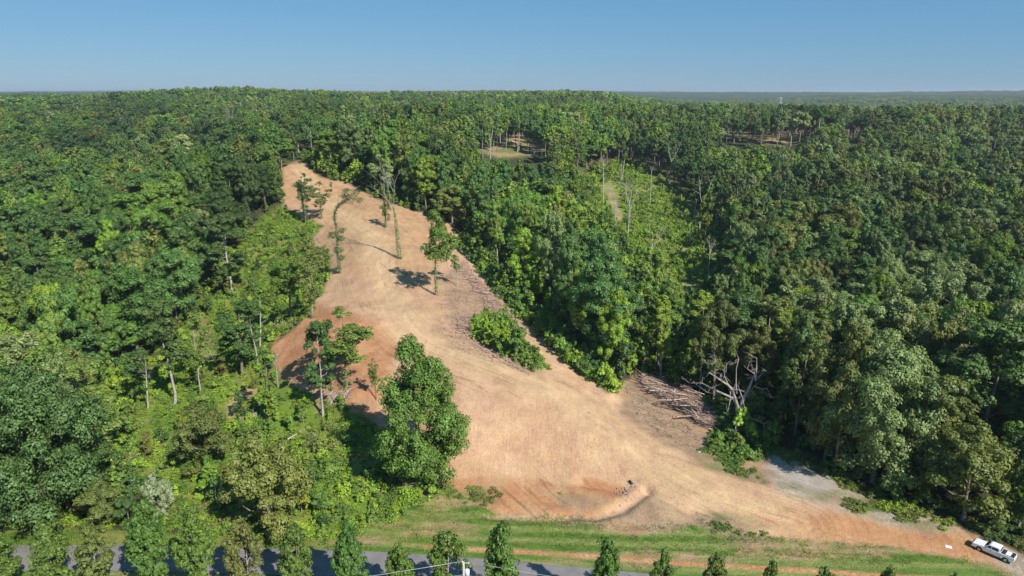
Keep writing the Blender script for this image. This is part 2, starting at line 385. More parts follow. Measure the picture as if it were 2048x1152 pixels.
# bare dirt
dirt = sm(DIRT, 5)
tan1, tan2 = (.51, .325, .198), (.455, .28, .165)
lay(dirt, tan1, tan2, n_a)
def flow(poly, f, c, cc, n, q=1):
    lay(sm(poly, f) * q * dirt, c, cc, n)
flow([(560,330),(640,350),(760,395),(900,445),(890,520),(820,590),(780,520),(700,440),(640,430),(570,400)], 12, (.44, .26, .14), (.38, .235, .13), n_b, .9)      # shoulder, redder
flow([(660,420),(720,420),(740,480),(700,560),(620,600),(640,500)], 12, (.42, .26, .14), (.38, .24, .13), n_b, .7)
flow([(610,600),(680,620),(760,640),(800,700),(760,800),(740,840),(660,800),(560,750),(530,690),(560,650)], 16, (.43, .225, .115), (.36, .17, .085), n_b, .95)   # red cut on the left
flow([(660,770),(740,740),(760,800),(740,840),(690,815)], 8, (.42, .20, .10), (.33, .2, .12), n_c, .8)
flow([(880,960),(1000,955),(1100,965),(1240,965),(1260,985),(1180,1030),(1000,1024),(900,1000)], 10, (.40, .235, .125), (.38, .185, .09), n_b, .9)        # foot of the bank
flow([(1160,955),(1200,960),(1250,972),(1250,990),(1170,985)], 5, (.36, .165, .075), (.4, .2, .1), n_b, .9)
flow([(1110,990),(1180,985),(1230,1000),(1180,1018),(1120,1012)], 6, (.27, .19, .13), (.2, .165, .1), n_c, .6)
flow([(880,985),(960,975),(1000,1000),(960,1015),(900,1005)], 5, (.30, .18, .10), (.14, .15, .05), n_c, .8)
flow([(1500,1025),(1700,1030),(1900,1065),(2000,1110),(1950,1118),(1800,1098),(1600,1075)], 14, (.41, .195, .09), (.45, .24, .12), n_a, .95)     # red end of the drive
flow([(860,640),(960,620),(1000,700),(940,720),(860,690)], 12, (.42, .27, .17), (.34, .22, .14), n_c, .8)
flow([(915,520),(1000,600),(1050,640),(1060,665),(1000,690),(960,700),(900,640),(880,560)], 10, (.36, .235, .15), (.28, .185, .125), n_c, .95)        # chips and brush
flow([(950,680),(1050,715),(1090,740),(1090,760),(1000,735),(880,690),(870,665)], 8, (.37, .25, .155), (.28, .20, .12), n_c, .9)
flow([(1250,760),(1330,765),(1420,850),(1440,880),(1540,910),(1560,980),(1450,945),(1330,900),(1240,830)], 10, (.35, .225, .14), (.26, .185, .115), n_c, .95)
flow([(1262,758),(1330,765),(1400,830),(1380,840),(1300,800)], 8, (.22, .15, .10), (.3, .2, .13), n_c, .9)
for P_ in ([(1390,900),(1440,905),(1470,930),(1520,945),(1540,975),(1480,960),(1400,925)], [(1420,1020),(1500,1030),(1560,1055),(1480,1058),(1400,1040)], [(1050,700),(1085,715),(1095,740),(1060,735)]):
    flow(P_, 6, (.16, .17, .06), (.27, .2, .11), n_c, .75)
# packed lighter wheel ways on the drive and ridge
way = [tuple(at0(px_, py_, hbase)[:2]) for px_, py_ in [(590,330),(615,365),(680,425),(755,475),(770,560),(810,660),(900,705),(1060,760),(1200,850),(1400,975),(1600,1045)]]
dw = segdist(gx, gy, way) + 2.5 * (fbm(gx / 5, gy / 5, 3, 81) - .5)
wm = np.clip(1 - dw / 5.5, 0, 1) ** .8 * dirt * (1 - sstep(30, 50, gx))
lay(wm * .75, (.53, .36, .20), (.49, .33, .18), n_b)
for off in (-1.1, 1.1):
    dd = np.abs(segdist(gx - off, gy, way)); lay(np.exp(-(dd / .4) ** 2) * .6 * dirt * (n_a * .6 + .4) * (gx < 45), (.57, .40, .24))
# narrow tracks
trk = [tuple(at0(px_, py_, hbase)[:2]) for px_, py_ in [(1055,640),(1085,690),(1130,740),(1180,790),(1240,850),(1330,910)]]
lay(np.clip(1 - segdist(gx, gy, trk) / 2.2, 0, 1) ** .7 * dirt * .8, (.48, .31, .175), tan1, n_b)
lay(sm([(1000,1024),(1100,1026),(1190,1032),(1260,1015),(1300,990),(1390,1040),(1440,1052),(1300,1062),(1180,1050),(950,1032)], 6) * .85, (.37, .25, .15), (.30, .215, .14), n_c)
lay(sm([(1200,1045),(1300,1035),(1340,1050),(1280,1068),(1200,1060)], 6) * .8, (.40, .235, .14), (.44, .33, .21), n_c)
lay(sm([(1370,1025),(1440,1030),(1500,1055),(1560,1080),(1500,1085),(1400,1062)], 8) * .85, (.20, .18, .09), (.31, .215, .14), n_c)
lay(sm(GRAVEL, 14) * .8, (.35, .31, .27), (.30, .235, .16), n_c)
lay(sm(GRAVEL, 10) * n_d * .6, (.2, .2, .09))
lay(sm([(1640,1000),(1760,1000),(1860,1040),(1900,1060),(1800,1045),(1680,1020)], 6) * n_d, (.12, .16, .05), (.2, .19, .09), n_b)
lay(sm([(1540,905),(1600,925),(1680,960),(1660,985),(1580,965),(1530,935)], 8) * .6, (.40, .36, .33))
lay(sm([(1960,1085),(2060,1125),(2060,1160),(1990,1125)], 6), (.36, .30, .23), (.30, .26, .2), n_b)
lay(sm(OAKP, 6), (.09, .14, .03), (.14, .15, .05), n_b)
lay(sm(ISLE, 6), (.08, .13, .03), (.14, .15, .05), n_b)
# red clay strip of the buried line beside the road
cl = [(x_, y_) for x_, y_ in [(-20, 77.6), (-8.7, 76.2), (1.4, 75.5), (14.6, 74.4), (26, 73.3), (39, 72.0), (58, 69.5)]]
clay = np.exp(-(segdist(gx, gy, cl) / .48) ** 4) * (.55 + .45 * sstep(.3, .5, fbm(gx / 3, gy, 3, 91))) * (gx > -17)
lay(clay * sstep(-17, -6, gx), (.45, .25, .13), (.42, .2, .1), n_b)
lay(can, (.035, .055, .02), (.05, .07, .025), sstep(.4, .6, vnoise(gx / 60, gy / 60, 5)))
grassm = np.clip(verge + scr * .6 + hillmask + .8 * can * 0, 0, 1) * (1 - dirt) * (1 - clay)
bankm = sm([(930,800),(1120,800),(1260,920),(1240,960),(1000,960),(925,950),(925,880)], 20) * dirt
def flowcoord(P):
    P = np.array(P); k = len(P)
    t = np.linspace(0, k - 1, 60); P = np.c_[np.interp(t, range(k), P[:, 0]), np.interp(t, range(k), P[:, 1])]
    for _ in range(12): P[1:-1] = (P[:-2] + 2 * P[1:-1] + P[2:]) / 4
    best = np.full(len(gx), 1e9); sd = np.zeros(len(gx)); al = np.zeros(len(gx)); L0 = 0
    m = (dirt > .02); X, Y = gx[m], gy[m]; b = np.full(m.sum(), 1e9); s1 = np.zeros(m.sum()); a1 = np.zeros(m.sum())
    for i in range(len(P) - 1):
        v = P[i + 1] - P[i]; L = np.hypot(*v); t = np.clip(((X - P[i, 0]) * v[0] + (Y - P[i, 1]) * v[1]) / L ** 2, 0, 1)
        dx, dy = X - P[i, 0] - t * v[0], Y - P[i, 1] - t * v[1]; d = np.hypot(dx, dy); q = d < b
        b[q] = d[q]; s1[q] = (np.sign(v[0] * dy - v[1] * dx) * d)[q]; a1[q] = (L0 + t * L)[q]; L0 += L
    sd[m] = s1; al[m] = a1; return sd, al
fl_d, fl_s = flowcoord(way)
kinds = np.c_[dirt, grassm, bankm, np.ones(len(gx))]
nr, na = GX.shape
idx = np.arange(nr * na).reshape(nr, na)
QF = np.stack([idx[:-1, :-1], idx[:-1, 1:], idx[1:, 1:], idx[1:, :-1]], -1).reshape(-1, 4)[:, ::-1]
VV = np.c_[gx, gy, gz_t]
cen = lambda a: a[QF].mean(1)
fd, fg, fr = cen(dirt), cen(verge), cen(gd)
fgrav = cen(sm(GRAVEL, 4))
cls = np.where(fr > 2550, 4, np.where(fgrav > .5, 3, np.where(fd > .5, 1, np.where(fg > .5, 2, 0))))
for ci, nm in enumerate(['ground', 'cleared_dirt_ground', 'grass_verge_ground', 'gravel_path', 'distant_hills']):
    F = QF[cls == ci]
    if not len(F): continue
    used, inv = np.unique(F, return_inverse=True)
    me = mesh_from(nm, VV[used], inv.reshape(F.shape), GROUND, True)
    a = me.attributes.new('albedo', 'FLOAT_COLOR', 'POINT'); a.data.foreach_set('color', np.c_[col[used], np.ones(len(used))].astype(np.float32).ravel())
    a = me.attributes.new('kinds', 'FLOAT_COLOR', 'POINT'); a.data.foreach_set('color', kinds[used].astype(np.float32).ravel())
    a = me.attributes.new('flow', 'FLOAT_VECTOR', 'POINT'); a.data.foreach_set('vector', np.c_[fl_d, fl_s, 0 * fl_s][used].astype(np.float32).ravel())
    link(nm, me, kind='structure')
# the ground behind the drone, so that the sheet has no edge near by
me = mesh_from('ground', [(-15500, -15500, -.8), (15500, -15500, -.8), (15500, 6, -.8), (-15500, 6, -.8)], [[0, 1, 2, 3]], GROUND)
a = me.attributes.new('albedo', 'FLOAT_COLOR', 'POINT'); a.data.foreach_set('color', np.tile(np.float32([.08, .12, .03, 1]), 4))
a = me.attributes.new('kinds', 'FLOAT_COLOR', 'POINT'); a.data.foreach_set('color', np.tile(np.float32([0, 1, 0, 1]), 4))
link('ground', me, kind='structure')

# ---------------- the asphalt road ----------------
ROAD = principled('asphalt', (.20, .185, .18), .9, spec=.2, noise=.14, nscale=.7)
rl = []
for pxa, pya in [(-500,1090),(0,1090),(250,1091),(450,1095),(650,1101),(740,1105),(900,1114),(1051,1125),(1200,1136),(1420,1151),(1700,1170),(2300,1215)]:
    d = ray(pxa, pya); t = -H0 / d[2]; rl.append((d[0] * t, d[1] * t))
rl = np.array(rl)
xs = np.linspace(-170, 150, 161); ys = np.interp(xs, rl[:, 0], rl[:, 1])
ys[xs < rl[0, 0]] = rl[0, 1]
ys = np.convolve(np.pad(ys, 4, 'edge'), np.ones(9) / 9, 'valid')
RW = 4.9
V = []
for x_, y_ in zip(xs, ys):
    for k, o_ in enumerate((0, -.25, -RW / 2, -RW + .25, -RW)):
        V.append((x_, y_ + o_, hgt(np.array([x_]), np.array([y_ + o_]))[0] + (.03, .05, .09, .05, .03)[k] + .03))
F = [(i * 5 + j, i * 5 + j + 5, i * 5 + j + 6, i * 5 + j + 1)[::-1] for i in range(len(xs) - 1) for j in range(4)]
link('road', mesh_from('road', V, [f[::-1] for f in F], ROAD), kind='structure')
def road_y(x): return float(np.interp(x, xs, ys))

# ---------------- plant builders ----------------
def unit(v): return v / np.maximum(np.linalg.norm(v, axis=-1, keepdims=True), 1e-9)
def leafcards(P, Nn, size, val, g, aspect=.62):
    """one leaf spray = a four-cornered blade lying across direction Nn"""
    n = len(P); t = unit(np.cross(Nn, unit(g.normal(size=(n, 3))))); b = np.cross(Nn, t)
    s = (np.asarray(size) * g.uniform(.7, 1.3, n))[:, None]
    dr = Nn * s * .18
    V = np.stack([P - t * s * .5, P + b * s * .5 * aspect + dr, P + t * s * .5, P - b * s * .5 * aspect + dr], 1).reshape(-1, 3)
    F = np.arange(n * 4).reshape(n, 4)
    return V, F, np.repeat(val, 4)
def crown_points(g, n, H, z0, Rm, shape, nl, sub=True, size=.45, gaps=.1):
    """leaf positions of a crown: boughs -> tufts -> leaves"""
    k = nl
    u = g.uniform(-1, 1, k * 3); ph = g.uniform(0, 2 * math.pi, k * 3); rr_ = g.uniform(.35, .86, k * 3) ** .7
    zc = (z0 + H) / 2; hz = (H - z0) / 2
    q = np.sqrt(1 - u * u)
    lob = np.c_[q * np.cos(ph) * rr_, q * np.sin(ph) * rr_, u * rr_]
    lob = lob[:k]
    zn = (lob[:, 2] + 1) / 2
    if shape == 'column': w_ = np.interp(zn, [0, .2, .5, .8, 1], [.6, .95, 1, .86, .42])
    elif shape == 'cone': w_ = np.interp(zn, [0, .2, .6, 1], [.9, 1, .6, .15])
    elif shape == 'egg': w_ = np.interp(zn, [0, .2, .45, .75, 1], [.75, .95, 1, .72, .3])
    elif shape == 'dome': w_ = np.interp(zn, [0, .3, .7, 1], [.95, 1.05, .95, .6])
    else: w_ = np.interp(zn, [0, .35, .75, 1], [.6, .95, 1, .62])
    lobw = lob.copy(); lobw[:, :2] *= w_[:, None] * Rm; lobw[:, 2] = zc + lob[:, 2] * hz
    lr = (1.25 if shape == 'column' else 1) * Rm * g.uniform(.30, .48, k) * (.6 + .4 * w_) * (12 / k) ** .16
    A = np.c_[lobw, lr]
    # tufts on each bough
    m = 9 if sub else 1
    if sub:
        d = unit(g.normal(size=(k, m, 3)) + np.array([0, 0, .45]))
        c2 = A[:, None, :3] + d * (A[:, None, 3:] * g.uniform(.55, 1.0, (k, m, 1))) * np.array([1, 1, .75])
        r2 = A[:, 3:] * g.uniform(.32, .55, (k, m)); c2 = c2.reshape(-1, 3); r2 = r2.reshape(-1)
        tv = g.uniform(.82, 1.16, k * m); par = np.repeat(np.arange(k), m)
    else: c2 = A[:, :3]; r2 = A[:, 3]; tv = g.uniform(.85, 1.13, k); par = np.arange(k)
    # drop tufts deep inside
    wt = r2 ** 2; ii = g.choice(len(c2), n, p=wt / wt.sum())
    d = unit(g.normal(size=(n, 3)) + np.array([0, 0, .55]))
    P = c2[ii] + d * (r2[ii] * g.uniform(.5, 1.08, n))[:, None] * np.array([1, 1, .72])
    out = unit(P - A[par[ii], :3])
    Nn = unit(d * .8 + out * .35 + np.array([0, 0, .35]) + g.normal(size=(n, 3)) * .30)
    val = tv[ii] * g.uniform(.82, 1.2, n)
    # fit the crown to its stated height and width
    za, zb = np.percentile(P[:, 2], (.3, 99.7)); fz = (H - z0) / (zb - za); fr = Rm / np.percentile(np.hypot(P[:, 0], P[:, 1]), 97)
    for a_ in (P, A): a_[:, 2] = z0 + (a_[:, 2] - za) * fz; a_[:, :2] *= fr
    return P, Nn, val, A
def tubes(paths, sides=6):
    V = []; F = []; n0 = 0
    for pts, rad in paths:
        pts = np.asarray(pts, float); rad = np.asarray(rad, float)
        tg = unit(np.gradient(pts, axis=0)); ref = np.array([.3, .95, .1]); a = unit(np.cross(tg, ref)); b = np.cross(tg, a)
        th = np.arange(sides) * 2 * math.pi / sides
        ring = pts[:, None] + rad[:, None, None] * (np.cos(th)[None, :, None] * a[:, None] + np.sin(th)[None, :, None] * b[:, None])
        V.append(ring.reshape(-1, 3)); k = len(pts)
        i = np.arange((k - 1) * sides).reshape(k - 1, sides); j = np.roll(i, -1, 1)
        F.append(np.stack([i, j, j + sides, i + sides], -1).reshape(-1, 4) + n0); n0 += k * sides
    return np.concatenate(V), np.concatenate(F)
def trunk_paths(g, H, z0, lobes, r0, lean=(0, 0), top=.82, nb=12):
    zt = z0 + (H - z0) * top
    k = 8; t = np.linspace(0, 1, k)
    wob = np.cumsum(g.normal(size=(k, 2)) * .12, 0) * (H / 20); wob -= wob[0]
    P = np.c_[wob[:, 0] + lean[0] * t ** 1.5, wob[:, 1] + lean[1] * t ** 1.5, t * zt - .4 * (1 - t)]
    r = r0 * (1 - .85 * t); r[0] *= 1.35
    out = [(P, r)]
    for L in lobes[:nb]:
        zs = max(min(L[2] - .25 * math.hypot(L[0], L[1]) - 1.0, zt * .95), zt * .25)
        s = np.array([np.interp(zs, P[:, 2], P[:, 0]), np.interp(zs, P[:, 2], P[:, 1]), zs]); e = L[:3] + g.normal(size=3) * .2
        mid = (s + e) / 2 + np.array([0, 0, -.12 * np.linalg.norm(e - s)]) + g.normal(size=3) * .25
        rs = np.interp(zs, P[:, 2], r) * .5
        out.append((np.array([s, mid, e]), np.array([rs, rs * .6, rs * .18])))
    return out
def tree_meshes(name, seed, H=20, z0=6, Rm=5, shape='round', n=9000, nl=20, size=.45, r0=.32, sub=True, join=False, bark=None, nb=12, lean=(0, 0), extra=None):
    g = np.random.default_rng(seed)
    P, Nn, val, A = crown_points(g, n, H, z0, Rm, shape, nl, sub, size)
    if lean != (0, 0):
        for a_ in (P, A): a_[:, :2] += np.array(lean) * ((a_[:, 2:3] / H).clip(0, 1) ** 1.5)
    V, F, v = leafcards(P, Nn, size, val, g)
    if extra:        # leaves climbing the trunk
        m = extra; z = g.uniform(.3, z0 + 1, m); th = g.uniform(0, 6.283, m); rr_ = g.uniform(.3, .8, m) * (1 - .3 * z / H)
        Pe = np.c_[rr_ * np.cos(th), rr_ * np.sin(th), z]; Ne = unit(np.c_[np.cos(th), np.sin(th), .6 + 0 * z] + g.normal(size=(m, 3)) * .3)
        V2, F2, v2 = leafcards(Pe, Ne, size * .8, g.uniform(.8, 1.2, m), g); F = np.r_[F, F2 + len(V)]; V = np.r_[V, V2]; v = np.r_[v, v2]
    TV, TF = tubes(trunk_paths(g, H, z0, A, r0, lean=lean, nb=nb), 5 if not join else 3) if r0 else (None, None)
    bark = bark or BARK
    def leafmesh(V, F, v, nm, mats):
        me = mesh_from(nm, V, F); 
        for m_ in mats: me.materials.append(m_)
        a_ = me.attributes.new('leafv', 'FLOAT', 'POINT'); a_.data.foreach_set('value', v.astype(np.float32)); return me
    if join:
        nT = len(TF); me = leafmesh(np.r_[V, TV], np.r_[F, TF + len(V)], np.r_[v, np.ones(len(TV))], name, [LEAF, bark])
        mi = np.zeros(len(F) + nT, np.int32); mi[len(F):] = 1; me.polygons.foreach_set('material_index', mi); return me
    c = leafmesh(V, F, v, 'crown', [LEAF])
    t = mesh_from('trunk', TV, TF, bark, True) if r0 else None
    return c, t

SUNK = .25
def empty(name, loc, label, cat, group=None, rz=0, sc=(1, 1, 1)):
    o = bpy.data.objects.new(name, None); COL.objects.link(o); o.location = loc; o.rotation_euler = (0, 0, rz); o.scale = sc
    o.empty_display_size = .5; o['label'] = label; o['category'] = cat
    if group: o['group'] = group
    return o
def put_tree(name, meshes, loc, rz, sc, tint, label, cat='tree', group=None):
    t = empty(name, loc, label, cat, group, rz, sc)
    c = link('crown', meshes[0], t); c['tint'] = [float(q) for q in tint]
    if meshes[1] is not None: link('trunk', meshes[1], t)
    return t

# foliage colours (albedo)
TINTS = {'mid green': (.135, .220, .034), 'dark green': (.086, .155, .034), 'bright yellow-green': (.225, .330, .032), 'olive green': (.170, .200, .044),
         'pale grey-green': (.205, .265, .088), 'blue-green': (.082, .160, .040), 'silvery': (.32, .39, .21)}
TINTS = {k: tuple(q * 1.03 for q in v) for k, v in TINTS.items()}
# near trees
NEAR = []
specs = [('round', 20, 5.5, 5.2), ('round', 20, 7, 4.6), ('dome', 20, 6, 5.6), ('round', 20, 4, 4.6), ('cone', 20, 5, 4.2), ('round', 20, 5, 5.4)]
for i, (sh, H, z0, Rm) in enumerate(specs): NEAR.append(tree_meshes('t', 100 + i, H, z0 * .75, Rm, sh, 26000, 28, .36))
TALL = []
for i in range(5): TALL.append(tree_meshes('t', 200 + i, 20, 5.5 + (i % 3) * 1.8, 3.3, 'round', 12000, 18, .35, .26, bark=PALEBARK if i % 2 else BARK))
MID = []
for i in range(6): MID.append(tree_meshes('t', 300 + i, 20, (8, 9, 8.5, 7, 10, 9)[i], (5.2, 4.8, 5.6, 5, 4.4, 5)[i], 'round' if i % 2 else 'dome', 8500, 24, .58))
MIDT = []
for i in range(4): MIDT.append(tree_meshes('t', 340 + i, 20, 8 + i % 2 * 2, 3.2, 'round', 4600, 15, .54, .26, bark=PALEBARK, nb=7))

# ---------------- geometry-node scatter for masses nobody could count ----------------
def srcs(name, meshes):
    c = bpy.data.collections.new(name)
    for i, me in enumerate(meshes):
        o = bpy.data.objects.new('%s_%02d' % (name, i), me); c.objects.link(o)
    return c
def scatter(name, coll, nsrc, P, rot, scl, idx, tint, **kw):
    me = bpy.data.meshes.new(name); me.vertices.add(len(P)); me.vertices.foreach_set('co', np.asarray(P, np.float32).ravel())
    def att(n, t, f, a): q = me.attributes.new(n, t, 'POINT'); q.data.foreach_set(f, np.ascontiguousarray(a).ravel())
    att('rot', 'FLOAT_VECTOR', 'vector', np.asarray(rot, np.float32)); att('scl', 'FLOAT_VECTOR', 'vector', np.asarray(scl, np.float32))
    att('src', 'INT', 'value', np.asarray(idx, np.int32)); att('tint', 'FLOAT_VECTOR', 'vector', np.asarray(tint, np.float32))
    o = link(name, me, kind='stuff', **kw)
    g = bpy.data.node_groups.new(name, 'GeometryNodeTree')
    g.interface.new_socket('Geometry', in_out='INPUT', socket_type='NodeSocketGeometry'); g.interface.new_socket('Geometry', in_out='OUTPUT', socket_type='NodeSocketGeometry')
    N, L = g.nodes, g.links
    i = N.new('NodeGroupInput'); u = N.new('NodeGroupOutput'); ip = N.new('GeometryNodeInstanceOnPoints'); ci = N.new('GeometryNodeCollectionInfo')
    ci.inputs['Collection'].default_value = coll; ci.inputs['Separate Children'].default_value = True; ci.inputs['Reset Children'].default_value = True
    def na(n, t):
        q = N.new('GeometryNodeInputNamedAttribute'); q.data_type = t; q.inputs[0].default_value = n; return q.outputs[0]
    L.new(i.outputs[0], ip.inputs['Points']); L.new(ci.outputs[0], ip.inputs['Instance']); ip.inputs['Pick Instance'].default_value = True
    L.new(na('src', 'INT'), ip.inputs['Instance Index']); L.new(na('scl', 'FLOAT_VECTOR'), ip.inputs['Scale'])
    er = N.new('FunctionNodeEulerToRotation'); L.new(na('rot', 'FLOAT_VECTOR'), er.inputs[0]); L.new(er.outputs[0], ip.inputs['Rotation'])
    L.new(ip.outputs[0], u.inputs[0])
    md = o.modifiers.new('scatter', 'NODES'); md.node_group = g
    return o

# ---------------- where trees may stand ----------------
OPEN = [DIRT, STRIP, ISLE, OAKP, VERGE, [(1240,760),(1330,765),(1425,850),(1400,870),(1260,800)]]
SOFTOPEN = [SCRUBL]
FIELDS = [FIELD1, FIELD2, FIELD3, [(1200,355),(1235,355),(1260,450),(1225,450),(1195,400)]]
def grid_pts(y0, y1, sp, angmax, g, d0=0, d1=9e9):
    xm = y1 * math.tan(angmax) + 30
    X, Y = np.meshgrid(np.arange(-xm, xm, sp), np.arange(y0, y1, sp))
    X = X + g.uniform(-.5, .5, X.shape) * sp; Y = Y + g.uniform(-.5, .5, Y.shape) * sp
    X, Y = X.ravel(), Y.ravel(); d = np.hypot(X, Y)
    k = (np.abs(np.arctan2(X, Y)) < angmax) & (d >= d0) & (d < d1); return X[k], Y[k]
g = np.random.default_rng(11)
TX, TY = [], []
for (y0, y1, s_, am, d0, d1) in [(60, 230, 6.0, R(46), 60, 230), (150, 430, 6.8, R(44), 230, 430), (270, 1000, 8.8, R(41), 430, 1000), (650, 2700, 12.5, R(40), 1000, 2700)]:
    a, b = grid_pts(y0, y1, s_, am, g, d0, d1); TX.append(a); TY.append(b)
TX = np.concatenate(TX); TY = np.concatenate(TY); TD = np.hypot(TX, TY)
TZ = hgt(TX, TY)
rg = g.uniform(size=len(TX)); patch = fbm(TX / 45, TY / 45, 3, 5); patch2 = fbm(TX / 70 + 9, TY / 70, 3, 15)
bx, by, dep = project(TX, TY, TZ)
# tall slim trees with bare stems in the middle, broad ones to either side
tallp = sstep(480, 700, bx) * (1 - sstep(1480, 1620, bx)) * (.38 + .08 * sstep(150, 330, TD)) * (1 - .75 * sstep(380, 650, TD))
tallp = np.maximum(tallp, .5 * sstep(1550, 1700, bx) * (by < 330) * (by > 250) * (TD < 500))
tall = rg < tallp
TH = np.where(tall, g.uniform(16.5, 23.5, len(TX)), g.uniform(12.5, 23.5, len(TX))) * (1 + .2 * (fbm(TX / 30, TY / 30, 2, 77) - .5))
left = bx < 560
TR = np.where(tall, g.uniform(2.5, 4.0, len(TX)), 3.3 + 4.0 * g.uniform(size=len(TX)) ** 1.6)
TR[(TD > 190) & ~tall] *= 1.16; TR[(TD > 430) & ~tall] *= 1.1; TR[TD > 1000] *= 1.35
zn_ = (bx > 1700) & (TD < 140); TR[zn_] *= 1.25; TH[zn_] *= 1.05
def hits(P_, x, y, z, H, Rr, lo=.3):
    h = np.zeros(len(x), bool)
    for f in np.linspace(lo, 1, 6):
        for s_ in (-.75, 0, .75):
            X_, Y_, D_ = project(x, y, z + H * f); h |= inpoly(X_ + s_ * Rr * FPX / D_ * (1 if f < .95 else .4), Y_, P_)
    return h
keep = np.ones(len(TX), bool)
nearm = TD < 620
ix = np.where(nearm)[0]
for P_ in OPEN:
    keep[ix] &= ~(hits(P_, TX[ix], TY[ix], TZ[ix], TH[ix], TR[ix]) | inpoly(bx[ix], by[ix], P_))
for P_ in FIELDS:
    keep[ix] &= ~(hits(P_, TX[ix], TY[ix], TZ[ix], TH[ix], TR[ix] * .7, .5))
s_ = hits(SCRUBL, TX[ix], TY[ix], TZ[ix], TH[ix], TR[ix] * .9) | inpoly(bx[ix], by[ix], SCRUBL)
keep[ix] &= ~s_
s_ = inpoly(bx[ix], by[ix], HILLS) | hits(HILLS, TX[ix], TY[ix], TZ[ix], TH[ix], TR[ix] * .8, .4); keep[ix] &= ~(s_ & ((g.uniform(size=len(ix)) < .97) | ~tall[ix]))
keep &= ~((g.uniform(size=len(TX)) < .16) & (TD < 500))
keep &= ~((TY < 100) & (TX > -20) & (TX < 45)); keep &= TY > 78
keep &= ~((TX < -45) & (TY < 84))
oakd = np.hypot(*at(1478, 868)[:2]); keep &= ~((TD < oakd + 5) & hits([(1385,715),(1535,715),(1535,850),(1400,860)], TX, TY, TZ, TH, TR))
TREES = dict(x=TX[keep], y=TY[keep], z=TZ[keep], h=TH[keep], r=TR[keep], tall=tall[keep], px=bx[keep], py=by[keep], d=TD[keep], p=patch[keep], p2=patch2[keep])
nT = len(TREES['x'])
# colour by stand
def pick_tint(i):
    T = TREES; u = g.uniform(); x = T['px'][i]; p = T['p'][i]
    if x < 520: w_ = [.36, .38, .04, .12, .03, .07]
    elif x < 1420: w_ = [.36, .20, .24 if T['d'][i] < 330 else .1, .10, .05, .12]
    else: w_ = [.17, .23, .06, .33, .19, .02]
    w_ = np.array(w_) * np.array([1, 1 + 2 * (p < .46), 1 + 1.5 * (p > .55), 1, 1 + 2 * (T['p2'][i] > .56), 1]); w_ /= w_.sum()
    return list(TINTS)[int(np.searchsorted(np.cumsum(w_), u).clip(0, 5))]
tn = [pick_tint(i) for i in range(nT)]
tintv = np.array([np.array(TINTS[k]) * (.8 if k.startswith('bright') else 1) for k in tn]) * g.uniform(.86, 1.16, (nT, 1)) * g.uniform(.95, 1.05, (nT, 3))

tintv *= (1 - .14 * (TREES['px'] > 1450))[:, None]
tintv *= (.76 + .52 * sstep(.3, .7, fbm(TREES['x'] / 38 + 3, TREES['y'] / 55, 3, 191)))[:, None]

# ---- trees and shrubs that the photograph shows singly: (name, base px, top py, crown width px, mesh kind, tint, label) ----
HERO = []
def hero(px, py, top, wpx, mesh, tint, label, name='broadleaf_tree', group=None, Hm=20., Rm=5., rz=None, cat='tree', tintmul=1.0):
    p = at(px, py)
    lo, hi = .3, 40.
    for _ in range(30):
        m = (lo + hi) / 2
        if project(p[0], p[1], p[2] + m)[1] > top: lo = m
        else: hi = m
    h = lo * 1.0; dd = project(p[0], p[1], p[2] + h * .6)[2]
    r = wpx / 2 * dd / FPX
    t = put_tree(name, mesh, (p[0], p[1], p[2] - SUNK), rz if rz is not None else random.uniform(0, 6.28), (r / Rm, r / Rm, h / Hm), [q * tintmul for q in TINTS[tint]] if isinstance(tint, str) else tint, label, cat, group)
    HERO.append((p, h, r)); return t, p, h, r

# ---------------- singled-out trees ----------------
BIGOAK = tree_meshes('t', 16, 20, .6, 7.2, 'egg', 52000, 80, .36, .5, extra=300, nb=18)
SPREAD = tree_meshes('t', 12, 20, 1.5, 8.5, 'dome', 46000, 54, .38, .5, nb=18)
PALEOAK = tree_meshes('t', 13, 20, 2.0, 8.0, 'dome', 42000, 50, .38, .5, nb=18)
LOWTREE = tree_meshes('t', 14, 14, 1.0, 5.0, 'dome', 20000, 30, .33, .28)
LOWTREE2 = tree_meshes('t', 15, 14, .8, 5.0, 'round', 20000, 28, .33, .28)
SPARSE = [tree_meshes('t', 20 + i, 20, (7, 5, 9)[i], 4.2, 'round', 5600, 14, .38, .24, extra=260, bark=(BARK, PALEBARK, BARK)[i]) for i in range(3)]
ROUNDTOP = tree_meshes('t', 31, 20, 8.5, 5.2, 'dome', 8500, 17, .44, .26, extra=260, bark=BARK)
SLIM = [tree_meshes('t', 40 + i, 14, (5, 3.5, 6)[i], 2.4, 'round', 2200, 9, .36, .15, bark=PALEBARK) for i in range(3)]
PEAR = [tree_meshes('t', 50 + i, 11, 1.2, 2.4, 'column', 13000, 60, .34, .17, nb=16) for i in range(4)]
PEARW = [tree_meshes('t', 60 + i, 11, 1.6, 3.0, 'round', 10000, 44, .34, .2, nb=20, bark=PALEBARK) for i in range(2)]
VINECOL = tree_meshes('t', 70, 12, .4, 1.5, 'column', 5200, 26, .34, .2)

